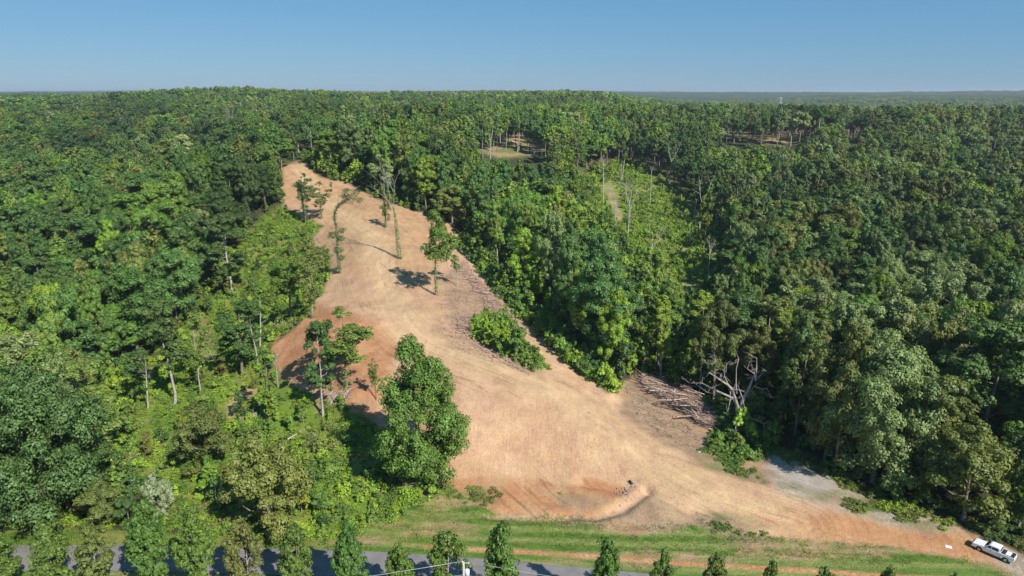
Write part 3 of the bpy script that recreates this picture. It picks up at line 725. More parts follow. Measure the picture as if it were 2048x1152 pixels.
hero(842, 962, 676, 200, BIGOAK, 'mid green', 'biggest leafy tree, foliage to the ground, at the foot of the dirt bank', 'oak_tree', Hm=20, Rm=8.0, rz=.6)
hero(105, 1052, 742, 262, SPREAD, 'blue-green', 'huge dark spreading tree in the lower left corner above the road', 'spreading_tree', Hm=20, Rm=9.3, rz=1.0, tintmul=1.1)
hero(15, 1046, 850, 120, LOWTREE2, 'dark green', 'low dark tree tucked left of the huge dark spreading tree', Hm=14, Rm=5.4)
hero(545, 1072, 868, 176, LOWTREE, 'olive green', 'large yellow-olive domed tree in the bright scrub behind the road trees', Hm=14, Rm=5.5, tintmul=1.15)
hero(418, 950, 812, 136, LOWTREE2, 'olive green', 'grey-olive low tree standing in the bright scrub left of the yellow-olive dome', Hm=14, Rm=5.4, tintmul=.85)
hero(322, 1035, 945, 62, LOWTREE, 'silvery', 'small silvery-leaved tree in the scrub beside the huge dark tree', Hm=14, Rm=5.6)
hero(205, 1062, 965, 100, LOWTREE2, 'olive green', 'light olive tree between the huge dark tree and the road', Hm=14, Rm=5.4)
hero(262, 1058, 985, 56, LOWTREE2, 'dark green', 'small dark tree right of the light olive tree behind the road', Hm=14, Rm=5.4)
hero(296, 820, 700, 78, SLIM[0], 'blue-green', 'thin pale-stemmed tree beside the round bare patch in the left scrub', 'slender_tree', Hm=14, Rm=2.7)
hero(350, 806, 585, 95, TALL[1], 'dark green', 'tall dark tree with pale trunk between the thin pale-stemmed and leaning trees', 'slender_tree', Rm=3.6)
hero(402, 790, 620, 62, SLIM[1], 'mid green', 'thin leaning tree above the scrub right of the tall dark tree', 'slender_tree', Hm=14, Rm=2.7)
hero(487, 750, 600, 100, TALL[0], 'dark green', 'dark flat-crowned tree on a thin trunk left of the vine-covered column', 'slender_tree', Rm=3.6)
hero(540, 845, 690, 40, VINECOL, 'bright yellow-green', 'column of bright green vines on the red bank edge', 'vine_covered_tree', Hm=12, Rm=1.7, tintmul=.8)
hero(646, 832, 640, 92, TALL[3], 'dark green', 'sparse dark tree on the bank left of the red cut, pale lower trunk', 'slender_tree', Rm=4.4)
hero(694, 775, 612, 128, SPARSE[0], 'mid green', 'ragged spreading tree in front of the red cut with an arching limb', 'slender_tree', Rm=4.4)
hero(752, 800, 715, 36, SPARSE[2], 'olive green', 'nearly bare small tree between the ragged tree and the biggest leafy tree', 'slender_tree', Rm=5.2)
hero(625, 636, 470, 92, SPARSE[1], 'olive green', 'leaning pale-trunked tree at the left edge of the dirt', 'slender_tree', Rm=4.6)
hero(583, 640, 520, 95, TALL[2], 'mid green', 'green tree leaning toward the clearing left of the pale-trunked leaning tree', 'slender_tree', Rm=4.2)
hero(465, 590, 430, 90, TALL[3], 'dark green', 'dark tall tree with pale trunk at the top of the left scrub', 'slender_tree', Rm=3.6)
hero(520, 700, 575, 80, SLIM[0], 'mid green', 'leafy sapling clump above the vine-covered column', 'slender_tree', Hm=14, Rm=2.7)
hero(873, 590, 420, 88, ROUNDTOP, 'mid green', 'lone round-topped tree standing on the bare dirt ridge', 'oak_tree', Rm=5.6, rz=2.2)
hero(914, 572, 482, 42, SLIM[2], 'mid green', 'small thin tree right beside the lone round-topped tree', 'slender_tree', Hm=14, Rm=2.7)
hero(612, 447, 345, 48, SPARSE[2], 'dark green', 'dark narrow tree at the left shoulder of the dirt ridge', 'slender_tree', Rm=4.8)
hero(643, 437, 362, 52, SPARSE[0], 'olive green', 'thin open tree next to the dark narrow one on the ridge shoulder', 'slender_tree', Rm=4.8)
hero(664, 385, 363, 10, SLIM[0], 'dark green', 'tiny sapling alone on the dirt near the top of the ridge', 'sapling', Hm=14, Rm=2.7, cat='sapling')
hero(775, 455, 385, 26, SLIM[1], 'olive green', 'thin young tree on the dirt left of the bare-topped snag', 'sapling', Hm=14, Rm=2.7, cat='sapling')
hero(1033, 720, 575, 46, VINECOL, 'mid green', 'narrow vine-draped tree on the green island right of the brush', 'vine_covered_tree', Hm=12, Rm=1.8)
hero(1745, 965, 668, 250, PALEOAK, 'pale grey-green', 'large pale oak leaning over the gravel patch', 'oak_tree', Rm=9.3, Hm=20, rz=.3)
hero(1925, 1040, 835, 185, LOWTREE, 'olive green', 'olive domed tree on the dark wood edge above the pickup', Hm=14, Rm=5.6)
hero(2035, 1060, 850, 120, LOWTREE2, 'dark green', 'dark tree rising right behind the pickup', Hm=14, Rm=5.4)
hero(1690, 860, 605, 130, NEAR[1], 'pale grey-green', 'pale crowned tree behind the large pale oak on its left', 'oak_tree', Rm=5.4)
hero(1900, 900, 640, 150, NEAR[3], 'olive green', 'yellowish olive tree behind the large pale oak on its right', Rm=5.4)
hero(2000, 860, 590, 150, NEAR[2], 'pale grey-green', 'pale grey-green tree high above the olive domed tree', Rm=5.8)
hero(1925, 850, 770, 80, LOWTREE, 'bright yellow-green', 'fresh bright green round tree between the pale oak and olive tree', Hm=14, Rm=5.4, tintmul=.75)
hero(1400, 745, 580, 88, TALL[4], 'bright yellow-green', 'bright green tall tree behind the dead oak on its left', 'slender_tree', Rm=3.7, tintmul=.85)
hero(1315, 742, 560, 90, TALL[2], 'mid green', 'green tall tree behind the log pile', 'slender_tree', Rm=3.7)
hero(1245, 720, 575, 85, TALL[0], 'dark green', 'dark tree at the wood edge above the fallen bare limbs', 'slender_tree', Rm=3.7)
hero(1520, 800, 590, 110, TALL[3], 'olive green', 'tall yellowish tree behind the dead oak on its right', 'slender_tree', Rm=3.7)
hero(1590, 870, 620, 110, NEAR[4], 'dark green', 'dark tree in deep shade left of the large pale oak', Rm=5.4)

# ---- the row of roadside trees ----
row = [(-8,1060,80,0),(100,1042,84,0),(190,1052,104,1),(300,1003,92,0),(388,1018,112,2),(490,1040,106,1),(592,1048,78,0),(700,1046,76,0),(800,1086,68,0),(895,1060,110,2),(1003,1045,80,0),(1213,1077,68,0),(1324,1098,62,0),(1427,1107,62,0),(1538,1123,52,0),(1645,1134,52,0),(1768,1134,56,0),(1896,1146,50,0)]
lab = ['dark roadside tree cut by the left edge of the view', 'bushy roadside tree, second from the left edge along the road', 'yellow-green roadside tree, third from the left along the road', 'tall dark roadside tree beside the widest light-green one',
 'widest light-green roadside tree, fifth from the left', 'light yellow-green roadside tree just right of the widest one', 'narrow green roadside tree below the yellow-olive dome', 'upright roadside tree with bare stems left of the road gap shadow',
 'short roadside tree left of the utility pole tree', 'open many-stemmed roadside tree right behind the utility pole', 'tall dark teardrop tree right of the utility pole', 'dark teardrop tree standing alone right of the shadow on the road',
 'dark pointed roadside tree, second right of the road shadow', 'dark rounded roadside tree, third right of the road shadow', 'small roadside treetop, fourth right of the road shadow', 'low roadside treetop, fifth right of the road shadow', 'low roadside treetop, sixth right of the road shadow', 'last roadside treetop, nearest to the pickup']
for i, ((px_, top, wpx, ty), lb) in enumerate(zip(row, lab)):
    x_ = (px_ - 1024) / FPX * 76
    for _ in range(4):
        y_ = road_y(x_) - RW - 4.2; dpt = y_ * cp + (H0 - 5) * sp; x_ = (px_ - 1024) / FPX * dpt
    z_ = float(hgt(np.array([x_]), np.array([y_]))[0])
    lo, hi = 1., 30.
    for _ in range(30):
        m = (lo + hi) / 2
        if project(x_, y_, z_ + m)[1] > top: lo = m
        else: hi = m
    mesh = PEAR[i % 4] if ty == 0 else PEARW[i % 2]; rm = 2.5 if ty == 0 else 3.1
    r_ = wpx * (.86, .72, .74)[ty] / 2 * dpt / FPX
    tt = ['mid green', 'olive green', 'mid green'][ty]
    put_tree('roadside_tree', mesh, (x_, y_, z_ - .15), i * 1.7, (r_ / rm, r_ / rm, lo / 11), [q * (.82, .88, .85)[ty] * (.92 + .16 * random.random()) for q in TINTS[tt]], lb, group='trees in a row along the road')

# ---------------- which forest trees the picture really shows ----------------
T = TREES
order = np.argsort(T['d'])
W2, H2, SC = 1024, 576, .5
buf = np.zeros((H2, W2), bool); vis = np.zeros(nT)
for (p, h, r) in HERO:
    X_, Y_, D_ = project(p[0], p[1], p[2] + h * .6)
cxp, cyp, cd = project(T['x'], T['y'], T['z'] + T['h'] * .64)
rxp = T['r'] * FPX / cd * SC; ryp = T['h'] * .36 * FPX / cd * SC * .97
for i in order:
    x0, y0 = cxp[i] * SC, cyp[i] * SC; a, b = max(rxp[i], .8), max(ryp[i], .8)
    X0, X1 = int(max(0, x0 - a)), int(min(W2, x0 + a + 1)); Y0, Y1 = int(max(0, y0 - b)), int(min(H2, y0 + b + 1))
    if X0 >= X1 or Y0 >= Y1: continue
    yy, xx = np.mgrid[Y0:Y1, X0:X1]; e = ((xx + .5 - x0) / a) ** 2 + ((yy + .5 - y0) / b) ** 2 < .85
    s_ = buf[Y0:Y1, X0:X1]; vis[i] = (e & ~s_).sum(); s_ |= e
NIND = 262
top = np.argsort(-vis)[:NIND]
single = np.zeros(nT, bool); single[top] = True
LM = [(842,820,'the biggest leafy tree'),(355,570,'the leaning dead tree'),(690,440,'the curved vine-covered trunk'),(468,255,'the white bare snags'),(597,285,'the forked white snag'),
 (872,500,'the lone round-topped tree'),(795,410,'the bare-topped snag'),(1030,290,'the hidden clearing'),(1205,370,'the white stem on the slope'),(1520,275,'the tan field'),(1560,215,'the steel pylon'),
 (1735,250,'the tall skyline snag'),(1470,800,'the big dead oak'),(1985,1100,'the pickup'),(1600,930,'the gravel patch'),(1740,800,'the large pale oak'),(1200,680,'the fallen bare limbs'),
 (590,330,'the top of the dirt'),(1235,400,'the bare strip on the slope'),(110,900,'the huge dark tree'),(240,765,'the round bare patch'),(275,250,'the grey twiggy snag'),(1095,235,'the broad grey snag'),(1480,470,'the broken white stub'),(1540,440,'the grey twigs'),(150,560,'the pale treetop patch'),(2030,325,'the pinkish bare brush'),(1340,770,'the log pile')]
ORD = ['nearest', 'second', 'third', 'fourth', 'fifth', 'sixth', 'seventh', 'eighth', 'ninth', 'tenth', 'eleventh', 'twelfth', 'thirteenth', 'fourteenth']
def relate(x, y):
    k = min(LM, key=lambda l: math.hypot(l[0] - x, (l[1] - y) * 1.3)); dx, dy = x - k[0], (y - k[1]) * 1.3
    rel = ('right of' if dx > 0 else 'left of') if abs(dx) > abs(dy) else ('above' if dy < 0 else 'below')
    return k, rel, math.hypot(dx, dy)
def labels_for(rows, noun):
    """rows: (x, y, adjective) -> unique wording by nearest landmark, side and order"""
    gr = {}
    for i, (x, y, adj) in enumerate(rows):
        k, rel, dd = relate(x, y); gr.setdefault((adj, k[2], rel), []).append((dd, i))
    out = [None] * len(rows)
    for (adj, lm, rel), L_ in gr.items():
        L_.sort()
        for n_, (dd, i) in enumerate(L_):
            out[i] = f'{adj} {noun}' + (f', {ORD[min(n_, 13)]} such {rel} {lm}' if len(L_) > 1 else f' {rel} {lm}')
    return out
tl = np.where(single)[0]
rows = [(cxp[i], cyp[i], tn[i] + (' slim' if T['tall'][i] else ' broad')) for i in tl]
LB = labels_for(rows, 'forest tree')
for i, lb in zip(tl, LB):
    tall_ = T['tall'][i]; d_ = T['d'][i]; k = int(g.integers(0, 60))
    if tall_: me = (TALL if d_ < 270 else MIDT); me = me[k % len(me)]; rm = 3.7
    else: me = (NEAR if d_ < 270 else MID); me = me[k % len(me)]; rm = 5.7
    s_ = T['r'][i] / rm
    put_tree('forest_tree', me, (T['x'][i], T['y'][i], T['z'][i] - SUNK), g.uniform(0, 6.28), (s_ * g.uniform(.9, 1.1), s_ * g.uniform(.9, 1.1), T['h'][i] / 20), tintv[i], lb, group='trees of the forest round the clearing')

NEARJ = [tree_meshes('t', 400 + i, 20, (5, 7, 6)[i], 5.2, 'dome' if i % 2 else 'round', 9000, 22, .48, join=True) for i in range(3)]
TALLJ = [tree_meshes('t', 410 + i, 20, (8, 10)[i], 3.4, 'round', 4200, 14, .47, .26, join=True, bark=PALEBARK) for i in range(2)]
MIDJ = [tree_meshes('t', 420 + i, 20, (8, 9, 8, 9.5)[i], 5.1, 'dome' if i % 2 else 'round', 3600, 20, .72, join=True, nb=6) for i in range(4)]
MIDTJ = [tree_meshes('t', 430 + i, 20, (7, 8.5)[i], 3.4, 'round', 2000, 12, .68, .28, join=True, bark=PALEBARK, nb=4) for i in range(2)]
FARJ = [tree_meshes('t', 440 + i, 20, 8, 5.4, 'dome' if i % 2 else 'round', 800, 14, 1.35, join=True, nb=1, sub=False) for i in range(3)]
SRC = srcs('forest_source', NEARJ + TALLJ + MIDJ + MIDTJ + FARJ)
rest = ~single
rest &= ~((T['d'] > 330) & (vis == 0) & (g.uniform(size=nT) < .35))
ri = np.where(rest)[0]; d_ = T['d'][ri]; u = g.integers(0, 1000, len(ri)); tt = T['tall'][ri]
idx_ = np.where(d_ < 200, np.where(tt, 3 + u % 2, u % 3), np.where(d_ < 820, np.where(tt, 9 + u % 2, 5 + u % 4), 11 + u % 3))
rm = np.where(tt & (d_ < 820), 3.7, 5.6); s_ = T['r'][ri] / rm
zz = np.zeros(len(ri))
print('trees', nT, 'rest', len(ri), 'minvis', vis[top].min())
scatter('distant_forest', SRC, 14, np.c_[T['x'][ri], T['y'][ri], T['z'][ri] - SUNK], np.c_[zz, zz, g.uniform(0, 6.28, len(ri))], np.c_[s_, s_, T['h'][ri] / 20], idx_, tintv[ri],
        label='dense green forest reaching back over the hills to the horizon')

# ---------------- undergrowth ----------------
def bush_mesh(seed, H, Rm, n, size, nl=7, shape='dome', z0=0.0):
    return tree_meshes('b', seed, H, z0, Rm, shape, n, nl, size, r0=.03, join=True, nb=5)
BUSH = [bush_mesh(500, 1.3, 1.1, 420, .26), bush_mesh(501, 1.9, 1.2, 600, .28), bush_mesh(502, .9, 1.3, 380, .24), bush_mesh(503, 2.6, 1.0, 620, .28, shape='round'), bush_mesh(504, .6, 1.2, 240, .22)]
YOUNG = [bush_mesh(510 + i, 6, 1.7, 1500, .38, 12, 'cone', .5) for i in range(3)]
def tuft_mesh(seed, n=16, h=.35, rad=.3):
    g_ = np.random.default_rng(seed); V = []; F = []
    for i in range(n):
        a = g_.uniform(0, 6.283); r_ = rad * math.sqrt(g_.uniform()); b = g_.uniform(0, 6.283); hh = h * g_.uniform(.6, 1.2); w_ = .035
        x, y = r_ * math.cos(a), r_ * math.sin(a); lx, ly = math.cos(a) * hh * .4, math.sin(a) * hh * .4
        V += [(x - w_ * math.cos(b), y - w_ * math.sin(b), 0), (x + w_ * math.cos(b), y + w_ * math.sin(b), 0), (x + lx + .012, y + ly, hh), (x + lx - .012, y + ly, hh)]
        F.append((4 * i, 4 * i + 1, 4 * i + 2, 4 * i + 3))
    me = mesh_from('tuft', V, F, LEAF); a_ = me.attributes.new('leafv', 'FLOAT', 'POINT'); a_.data.foreach_set('value', np.ones(len(V), np.float32)); return me
TUFT = [tuft_mesh(i, 18, .34, .42) for i in range(3)]
UNDER = srcs('undergrowth_source', BUSH + YOUNG)
GR = srcs('grass_source', TUFT)
def zone_scatter(name, poly, sp, box, kinds_, smin, smax, tints, tw, label, src=UNDER, ns=8, dens=None, zone=None, feather=8, seed=1, up=1.0, vis_trim=True):
    g_ = np.random.default_rng(seed); x0, x1, y0, y1 = box
    X, Y = np.meshgrid(np.arange(x0, x1, sp), np.arange(y0, y1, sp)); X = (X + g_.uniform(-.5, .5, X.shape) * sp).ravel(); Y = (Y + g_.uniform(-.5, .5, Y.shape) * sp).ravel()
    if dens is not None: k = g_.uniform(size=len(X)) < dens(X, Y); X, Y = X[k], Y[k]
    Z = hgt(X, Y); qx, qy, _ = project(X, Y, Z)
    k = g_.uniform(size=len(X)) < soft(qx, qy, poly, feather) if poly is not None else zone(X, Y, qx, qy)
    X, Y, Z = X[k], Y[k], Z[k]; n = len(X)
    big = fbm(X / 7, Y / 7, 3, seed + 40); s_ = g_.uniform(smin, smax, n) * (.55 + .9 * big)
    i_ = np.array(kinds_)[g_.integers(0, len(kinds_), n)]
    if ns == 8: s_[i_ >= 5] *= .42
    tmix = fbm(X / 10, Y / 10, 3, seed + 50); tw = np.array(tw, float)
    c = np.array([TINTS[t] for t in tints]); u = (sstep(.3, .7, tmix) * .6 + .4 * g_.uniform(size=n)); cw = np.cumsum(tw) / tw.sum(); ci_ = np.searchsorted(cw, u).clip(0, len(tints) - 1)
    tv = c[ci_] * g_.uniform(.85, 1.18, (n, 1)) * (1.12 if 'scrub' in name else 1)
    z = np.zeros(n)
    print(name, n)
    return scatter(name, src, ns, np.c_[X, Y, Z - .06], np.c_[z + g_.uniform(-.08, .08, n), z, g_.uniform(0, 6.28, n)], np.c_[s_, s_, s_ * up * g_.uniform(.8, 1.25, n)], i_, tv, label=label), (X, Y, Z, s_)
GREENS = ['bright yellow-green', 'mid green', 'bright yellow-green', 'olive green']
def notpath(X, Y):
    qx, qy, _ = project(X, Y, hgt(X, Y)); m = np.ones(len(X))
    for P_ in (PATH1, [(215,745),(250,740),(262,770),(240,785),(215,775)], [(285,735),(310,730),(318,750),(300,760)]): m *= 1 - soft(qx, qy, P_, 4)
    for P_ in ([(380,630),(420,620),(430,700),(395,745),(385,690)], [(630,775),(650,770),(655,800),(640,830),(625,800)]): m *= 1 - .75 * soft(qx, qy, P_, 4)
    return m * (.55 + .75 * sstep(.36, .56, fbm(X / 6, Y / 6, 3, 140)))
zone_scatter('scrub_undergrowth', SCRUBL, 1.15, (-95, 0, 78, 260), [0, 4, 2, 2, 4, 4, 1, 0], .5, 1.05, GREENS, [4, 3, 2, 2], 'bright green tangle of scrub and vines left of the cleared dirt', dens=notpath, seed=1)
zone_scatter('bank_scrub', STRIP, .95, (-25, 45, 100, 240), [0, 1, 3, 2], .7, 1.5, ['mid green', 'bright yellow-green', 'dark green'], [3, 2, 2], 'strip of green brush along the right edge of the dirt', seed=2)
zone_scatter('island_scrub', ISLE, .85, (-15, 20, 100, 170), [0, 1, 3], .55, 1.2, ['mid green', 'bright yellow-green'], [3, 2], 'green island of vines and saplings beside the brush chips', seed=3)
zone_scatter('oak_foot_weeds', OAKP, .8, (25, 60, 80, 120), [0, 2, 4, 1], .5, 1.2, ['mid green', 'bright yellow-green'], [3, 2], 'patch of lush weeds under the big dead oak', seed=4)
zone_scatter('hillside_scrub', HILLS, 1.9, (0, 110, 170, 420), [0, 1, 2, 2, 4, 3, 5], .6, 1.4, ['bright yellow-green', 'mid green', 'bright yellow-green'], [4, 2, 3], 'bright scrub covering the open slope across the ravine', seed=5, feather=25, dens=lambda X, Y: (lambda q: 1 - soft(q[0], q[1], [(1208,362),(1228,365),(1248,420),(1250,450),(1230,448),(1212,405)], 5) - .5 * (fbm(X / 9, Y / 9, 3, 160) > .56))(project(X, Y, hgt(X, Y))))
def nowood(X, Y, qx, qy):
    m = (qy > 187) & (Y > 84) & (qx > -200) & (qx < 2250)
    for P_ in (DIRT, SCRUBL, VERGE, GRAVEL, ISLE, STRIP, HILLS): m &= ~inpoly(qx, qy, P_)
    for P_ in (FIELD1, FIELD2, FIELD3): m &= ~(inpoly(qx, qy, P_) & (np.random.default_rng(3).uniform(size=len(X)) < .6))
    for dy in (14, 28): # keep the low growth off the view of the dirt edge
        m &= ~inpoly(qx, qy - dy, DIRT)
    a = np.abs(np.arctan2(X, Y)) < R(42); return m & a
zone_scatter('forest_undergrowth', None, 3.1, (-290, 290, 80, 330), [0, 1, 3, 5, 6, 7, 3], 1.0, 2.3, ['mid green', 'dark green', 'bright yellow-green', 'mid green'], [3, 2, 2, 2], 'leafy undergrowth on the forest floor around the clearing', zone=nowood, seed=6)
zone_scatter('verge_weeds', [(-60,1058),(250,1054),(450,1082),(640,1086),(720,1058),(740,1040),(640,1060),(400,1050),(200,1030),(-60,1035)], .9, (-80, -10, 76, 92), [2, 4, 4, 0], .4, .9, ['bright yellow-green', 'mid green'], [3, 1], 'low bright weeds between the road and the left woods', seed=7)
BARE = [(1205,355),(1232,358),(1252,420),(1252,450),(1228,448),(1205,405)]
zone_scatter('wood_edge_scrub', [(190,740),(262,760),(262,985),(215,960),(185,860)], 1.3, (-95, -40, 80, 150), [0, 1, 3, 2], .7, 1.4, GREENS, [4, 3, 2, 2], 'green growth between the huge dark tree and the open scrub', seed=14)
zone_scatter('shaded_undergrowth', [(1880,1010),(2100,1000),(2100,1110),(2040,1102),(1960,1068)], 1.1, (45, 90, 70, 100), [0, 2, 4, 4, 1], .45, 1.0, ['mid green', 'olive green', 'dark green'], [3, 2, 2], 'shaded weeds on the dark wood floor behind the pickup', seed=15)
zone_scatter('wood_margin_weeds', [(1540,895),(1600,905),(1700,965),(1800,1005),(1900,1045),(1890,1055),(1780,1018),(1660,960),(1560,915)], .9, (25, 75, 76, 115), [0, 2, 4, 4], .4, .9, ['mid green', 'olive green', 'bright yellow-green'], [3, 2, 2], 'ragged weeds between the gravel and the dark wood', seed=16)
def grassy(X, Y, qx, qy):
    v = soft(qx, qy, VERGE, 4); return (np.random.default_rng(8).uniform(size=len(X)) < v * (.25 + .75 * (1 - sstep(.35, .8, (.5 + .5 * np.sin((Y + .055 * X + 1.2 * fbm(X / 12, Y / 4, 3, 71)) * 2 * math.pi / 2.3)) * .75 + .35 * fbm(X / 5, Y / 2, 3, 72))))) & (Y > 72.5 + 3 * (X < 10)) & (Y < 100) & (np.abs(segdist(X, Y, cl)) > .7)
zone_scatter('mown_grass', None, .55, (-80, 75, 68, 100), [0, 1, 2], .5, 1.1, ['bright yellow-green', 'mid green', 'olive green'], [3, 2, 2], 'striped mown grass between the road and the dirt', zone=grassy, src=GR, ns=3, seed=8)
# stray weeds on the bare earth edges
def stray(X, Y, qx, qy):
    m = np.zeros(len(X), bool); n_ = fbm(X / 2.5, Y / 2.5, 3, 150) > .53
    for P_ in ([(880,975),(960,965),(1010,1000),(960,1020),(900,1005)], [(1390,895),(1440,905),(1470,930),(1520,945),(1540,975),(1480,960),(1400,925)], [(1370,1025),(1440,1030),(1560,1080),(1400,1062)],
               [(1640,985),(1780,1010),(1880,1050),(1900,1062),(1760,1035),(1640,1010)], [(1045,700),(1085,712),(1100,745),(1055,738)], [(1120,985),(1190,985),(1240,1000),(1150,1012)], [(640,770),(720,840),(880,985),(900,960),(840,940)]): m |= inpoly(qx, qy, P_)
    return m & n_
zone_scatter('stray_weeds', None, .8, (-45, 75, 76, 125), [4, 2, 4], .3, .8, ['mid green', 'olive green', 'bright yellow-green'], [2, 2, 1], 'scattered weeds on the rough edges of the bare earth', zone=stray, seed=9)

# single shrubs and saplings one can point at
g = np.random.default_rng(21)
SHRUB = [tree_meshes('s', 520 + i, 3, .1, 1.6, 'dome', 2200, 12, .25, .06, nb=6) for i in range(4)]
SAPL = [tree_meshes('s', 530 + i, 7, .8, 1.7, 'cone' if i % 2 else 'round', 2000, 14, .34, .09, nb=6, bark=PALEBARK) for i in range(4)]
cand = []
for P_, n_ in ((SCRUBL, 62), (STRIP, 14), (HILLS, 10), (ISLE, 4), ([(1435,850),(1500,850),(1510,880),(1440,870)], 3)):
    a = np.array(P_); tries = 0; got = 0
    while got < n_ and tries < 4000:
        tries += 1
        x_, y_ = g.uniform(a[:, 0].min(), a[:, 0].max()), g.uniform(a[:, 1].min(), a[:, 1].max())
        if not inpoly(np.array([x_]), np.array([y_]), P_)[0]: continue
        sp_ = 27 if y_ > 600 else 16
        if any(math.hypot(x_ - c[0], (y_ - c[1]) * 1.4) < sp_ for c in cand): continue
        if inpoly(np.array([x_, x_]), np.array([y_, y_ - 12]), PATH1).any(): continue
        hh = g.uniform(1.4, 2.8) if g.uniform() < .68 or P_ is STRIP or P_ is ISLE else g.uniform(3.7, 6.5)
        p_ = at(x_, y_)
        tx, ty_, _ = project(p_[0], p_[1], p_[2] + hh)
        if inpoly(np.array([tx]), np.array([ty_]), DIRT)[0] or inpoly(np.array([tx]), np.array([ty_ - 8]), DIRT)[0]: 
            if P_ is SCRUBL: continue
        cand.append((x_, y_, hh, p_, P_)); got += 1
tt = [['bright yellow-green', 'mid green', 'mid green', 'olive green', 'dark green'][int(g.integers(0, 5))] for _ in cand]
isb = [c[2] < 3.7 for c in cand]
LBs = labels_for([(c[0], c[1] - (6 if b else 18), t_ + (' round' if b else ' young')) for c, t_, b in zip(cand, tt, isb)], 'plant')
for c, t_, b, lb in zip(cand, tt, isb, LBs):
    lb = lb.replace(' plant', ' shrub' if b else ' sapling').replace(' young sapling', ' sapling')
    me = (SHRUB if b else SAPL)[int(g.integers(0, 4))]; k = c[2] / (3 if b else 7); kr = k * g.uniform(.85, 1.25)
    put_tree('shrub' if b else 'sapling', me, c[3] - np.array([0, 0, .1]), g.uniform(0, 6.28), (kr, kr, k), [q * g.uniform(.8, 1.05) for q in TINTS[t_]], lb, 'shrub' if b else 'sapling', 'shrubs in the scrub' if b else 'saplings in the scrub')

# ---------------- dead and bare trees ----------------
def branches(g_, p, d, L, r, lev, out, spread=.6, up=.15, curl=.25, kids=3):
    n = 5; pts = [p]; q = np.array(p, float); dd = unit(np.array(d, float)); rs = [r]
    for i in range(1, n):
        dd = unit(dd + g_.normal(size=3) * curl * .5 + np.array([0, 0, up * .3])); q = q + dd * L / (n - 1); pts.append(q.copy()); rs.append(r * (1 - .8 * i / (n - 1)))
    out.append((np.array(pts), np.array(rs)))
    if lev <= 0: return
    for k in range(kids + (lev > 1)):
        f = g_.uniform(.3, .95); j = f * (n - 1); a = int(j); P_ = pts[a] + (pts[min(a + 1, n - 1)] - pts[a]) * (j - a)
        side = unit(np.cross(dd, g_.normal(size=3))); nd = unit(dd * (1 - spread) + side * spread + np.array([0, 0, up]))
        branches(g_, P_, nd, L * g_.uniform(.42, .7), r * (1 - .75 * f) * .65 + .012, lev - 1, out, spread, up, curl, kids)
def snag(px, py, top, label, seed, lean=0, fork=2, spread=.55, crown=.5, r0=.26, name='dead_tree', mat=DEADWOOD, lev=2, bare=.55, up=.2, kids=3, leaves=0, rad=1.0, base=None, pxoff=0):
    g_ = np.random.default_rng(seed); p = at(px, py) if base is None else base
    lo, hi = .5, 40.
    for _ in range(30):
        m = (lo + hi) / 2
        if project(p[0], p[1], p[2] + m)[1] > top: lo = m
        else: hi = m
    H = lo; t = empty(name, (p[0], p[1], p[2] - .3), label, 'dead tree', None)
    r0 *= rad
    k = 7; f = np.linspace(0, 1, k); hb = H * bare + .3
    L_ = lean * H
    P = np.c_[L_ * f * bare + np.cumsum(g_.normal(size=k)) * .05, np.cumsum(g_.normal(size=k)) * .05, f * hb]
    V, F = tubes([(P, r0 * (1 - .4 * f) * np.where(f == 0, 1.25, 1))], 7); link('trunk', mesh_from('trunk', V, F, mat, True), t)
    out = []; tip = P[-1]
    for i in range(fork):
        a = g_.uniform(0, 6.28) if fork > 2 else (0 if i else math.pi) + g_.uniform(-.5, .5)
        d = unit(np.array([math.cos(a) * crown, math.sin(a) * crown * .6, 1.0])) + np.array([lean * .7, 0, 0])
        branches(g_, tip, d, (H - hb) * g_.uniform(.85, 1.05), r0 * .55, lev, out, spread, up, .25, kids)
    for i in range(3):   # stubs lower down
        z = g_.uniform(.45, .95); q = np.array([np.interp(z, f, P[:, 0]), np.interp(z, f, P[:, 1]), z * hb]); a = g_.uniform(0, 6.28)
        branches(g_, q, (math.cos(a), math.sin(a), .5), H * .1, r0 * .22, 1, out, .5, .1, .3, 2)
    V, F = tubes(out, 4); link('branches', mesh_from('branches', V, F, mat, True), t)
    if leaves:
        m = leaves; z = g_.uniform(0, 1, m) ** 1.3; th = g_.uniform(0, 6.283, m); rr_ = g_.uniform(.25, .6, m) * (1.25 - .7 * z)
        x = np.interp(z, f, P[:, 0]); y = np.interp(z, f, P[:, 1]); Pe = np.c_[x + rr_ * np.cos(th), y + rr_ * np.sin(th), z * hb + .2]
        V, F, v = leafcards(Pe, unit(np.c_[np.cos(th), np.sin(th), .7 + 0 * z] + g_.normal(size=(m, 3)) * .3), .36, g_.uniform(.8, 1.2, m), g_)
        me = mesh_from('vines', V, F, LEAF); a_ = me.attributes.new('leafv', 'FLOAT', 'POINT'); a_.data.foreach_set('value', v.astype(np.float32)); o = link('vines', me, t); o['tint'] = list(TINTS['mid green'])
    return t
snag(374, 622, 512, 'leaning dead tree with bare forked crown in the left woods', 1, lean=-.16, crown=.7, bare=.5, r0=.3, mat=PALEBARK)
snag(388, 612, 560, 'second thin dead stem beside the leaning dead tree', 2, lean=-.1, crown=.3, bare=.7, r0=.16)
snag(800, 517, 350, 'bare-topped snag with vines up its trunk on the dirt ridge', 83, crown=.38, bare=.56, r0=.2, mat=PALEBARK, leaves=420, fork=3, spread=.5, up=.22, kids=3, lean=-.06)
snag(470, 292, 218, 'white bare snag with twiggy top in the woods left of the ridge', 4, crown=.25, bare=.6, r0=.42, mat=PALEBARK, spread=.35, up=.5)
snag(462, 292, 232, 'shorter white bare snag beside the twiggy one', 5, crown=.2, bare=.7, r0=.3, mat=PALEBARK, spread=.35, up=.5)
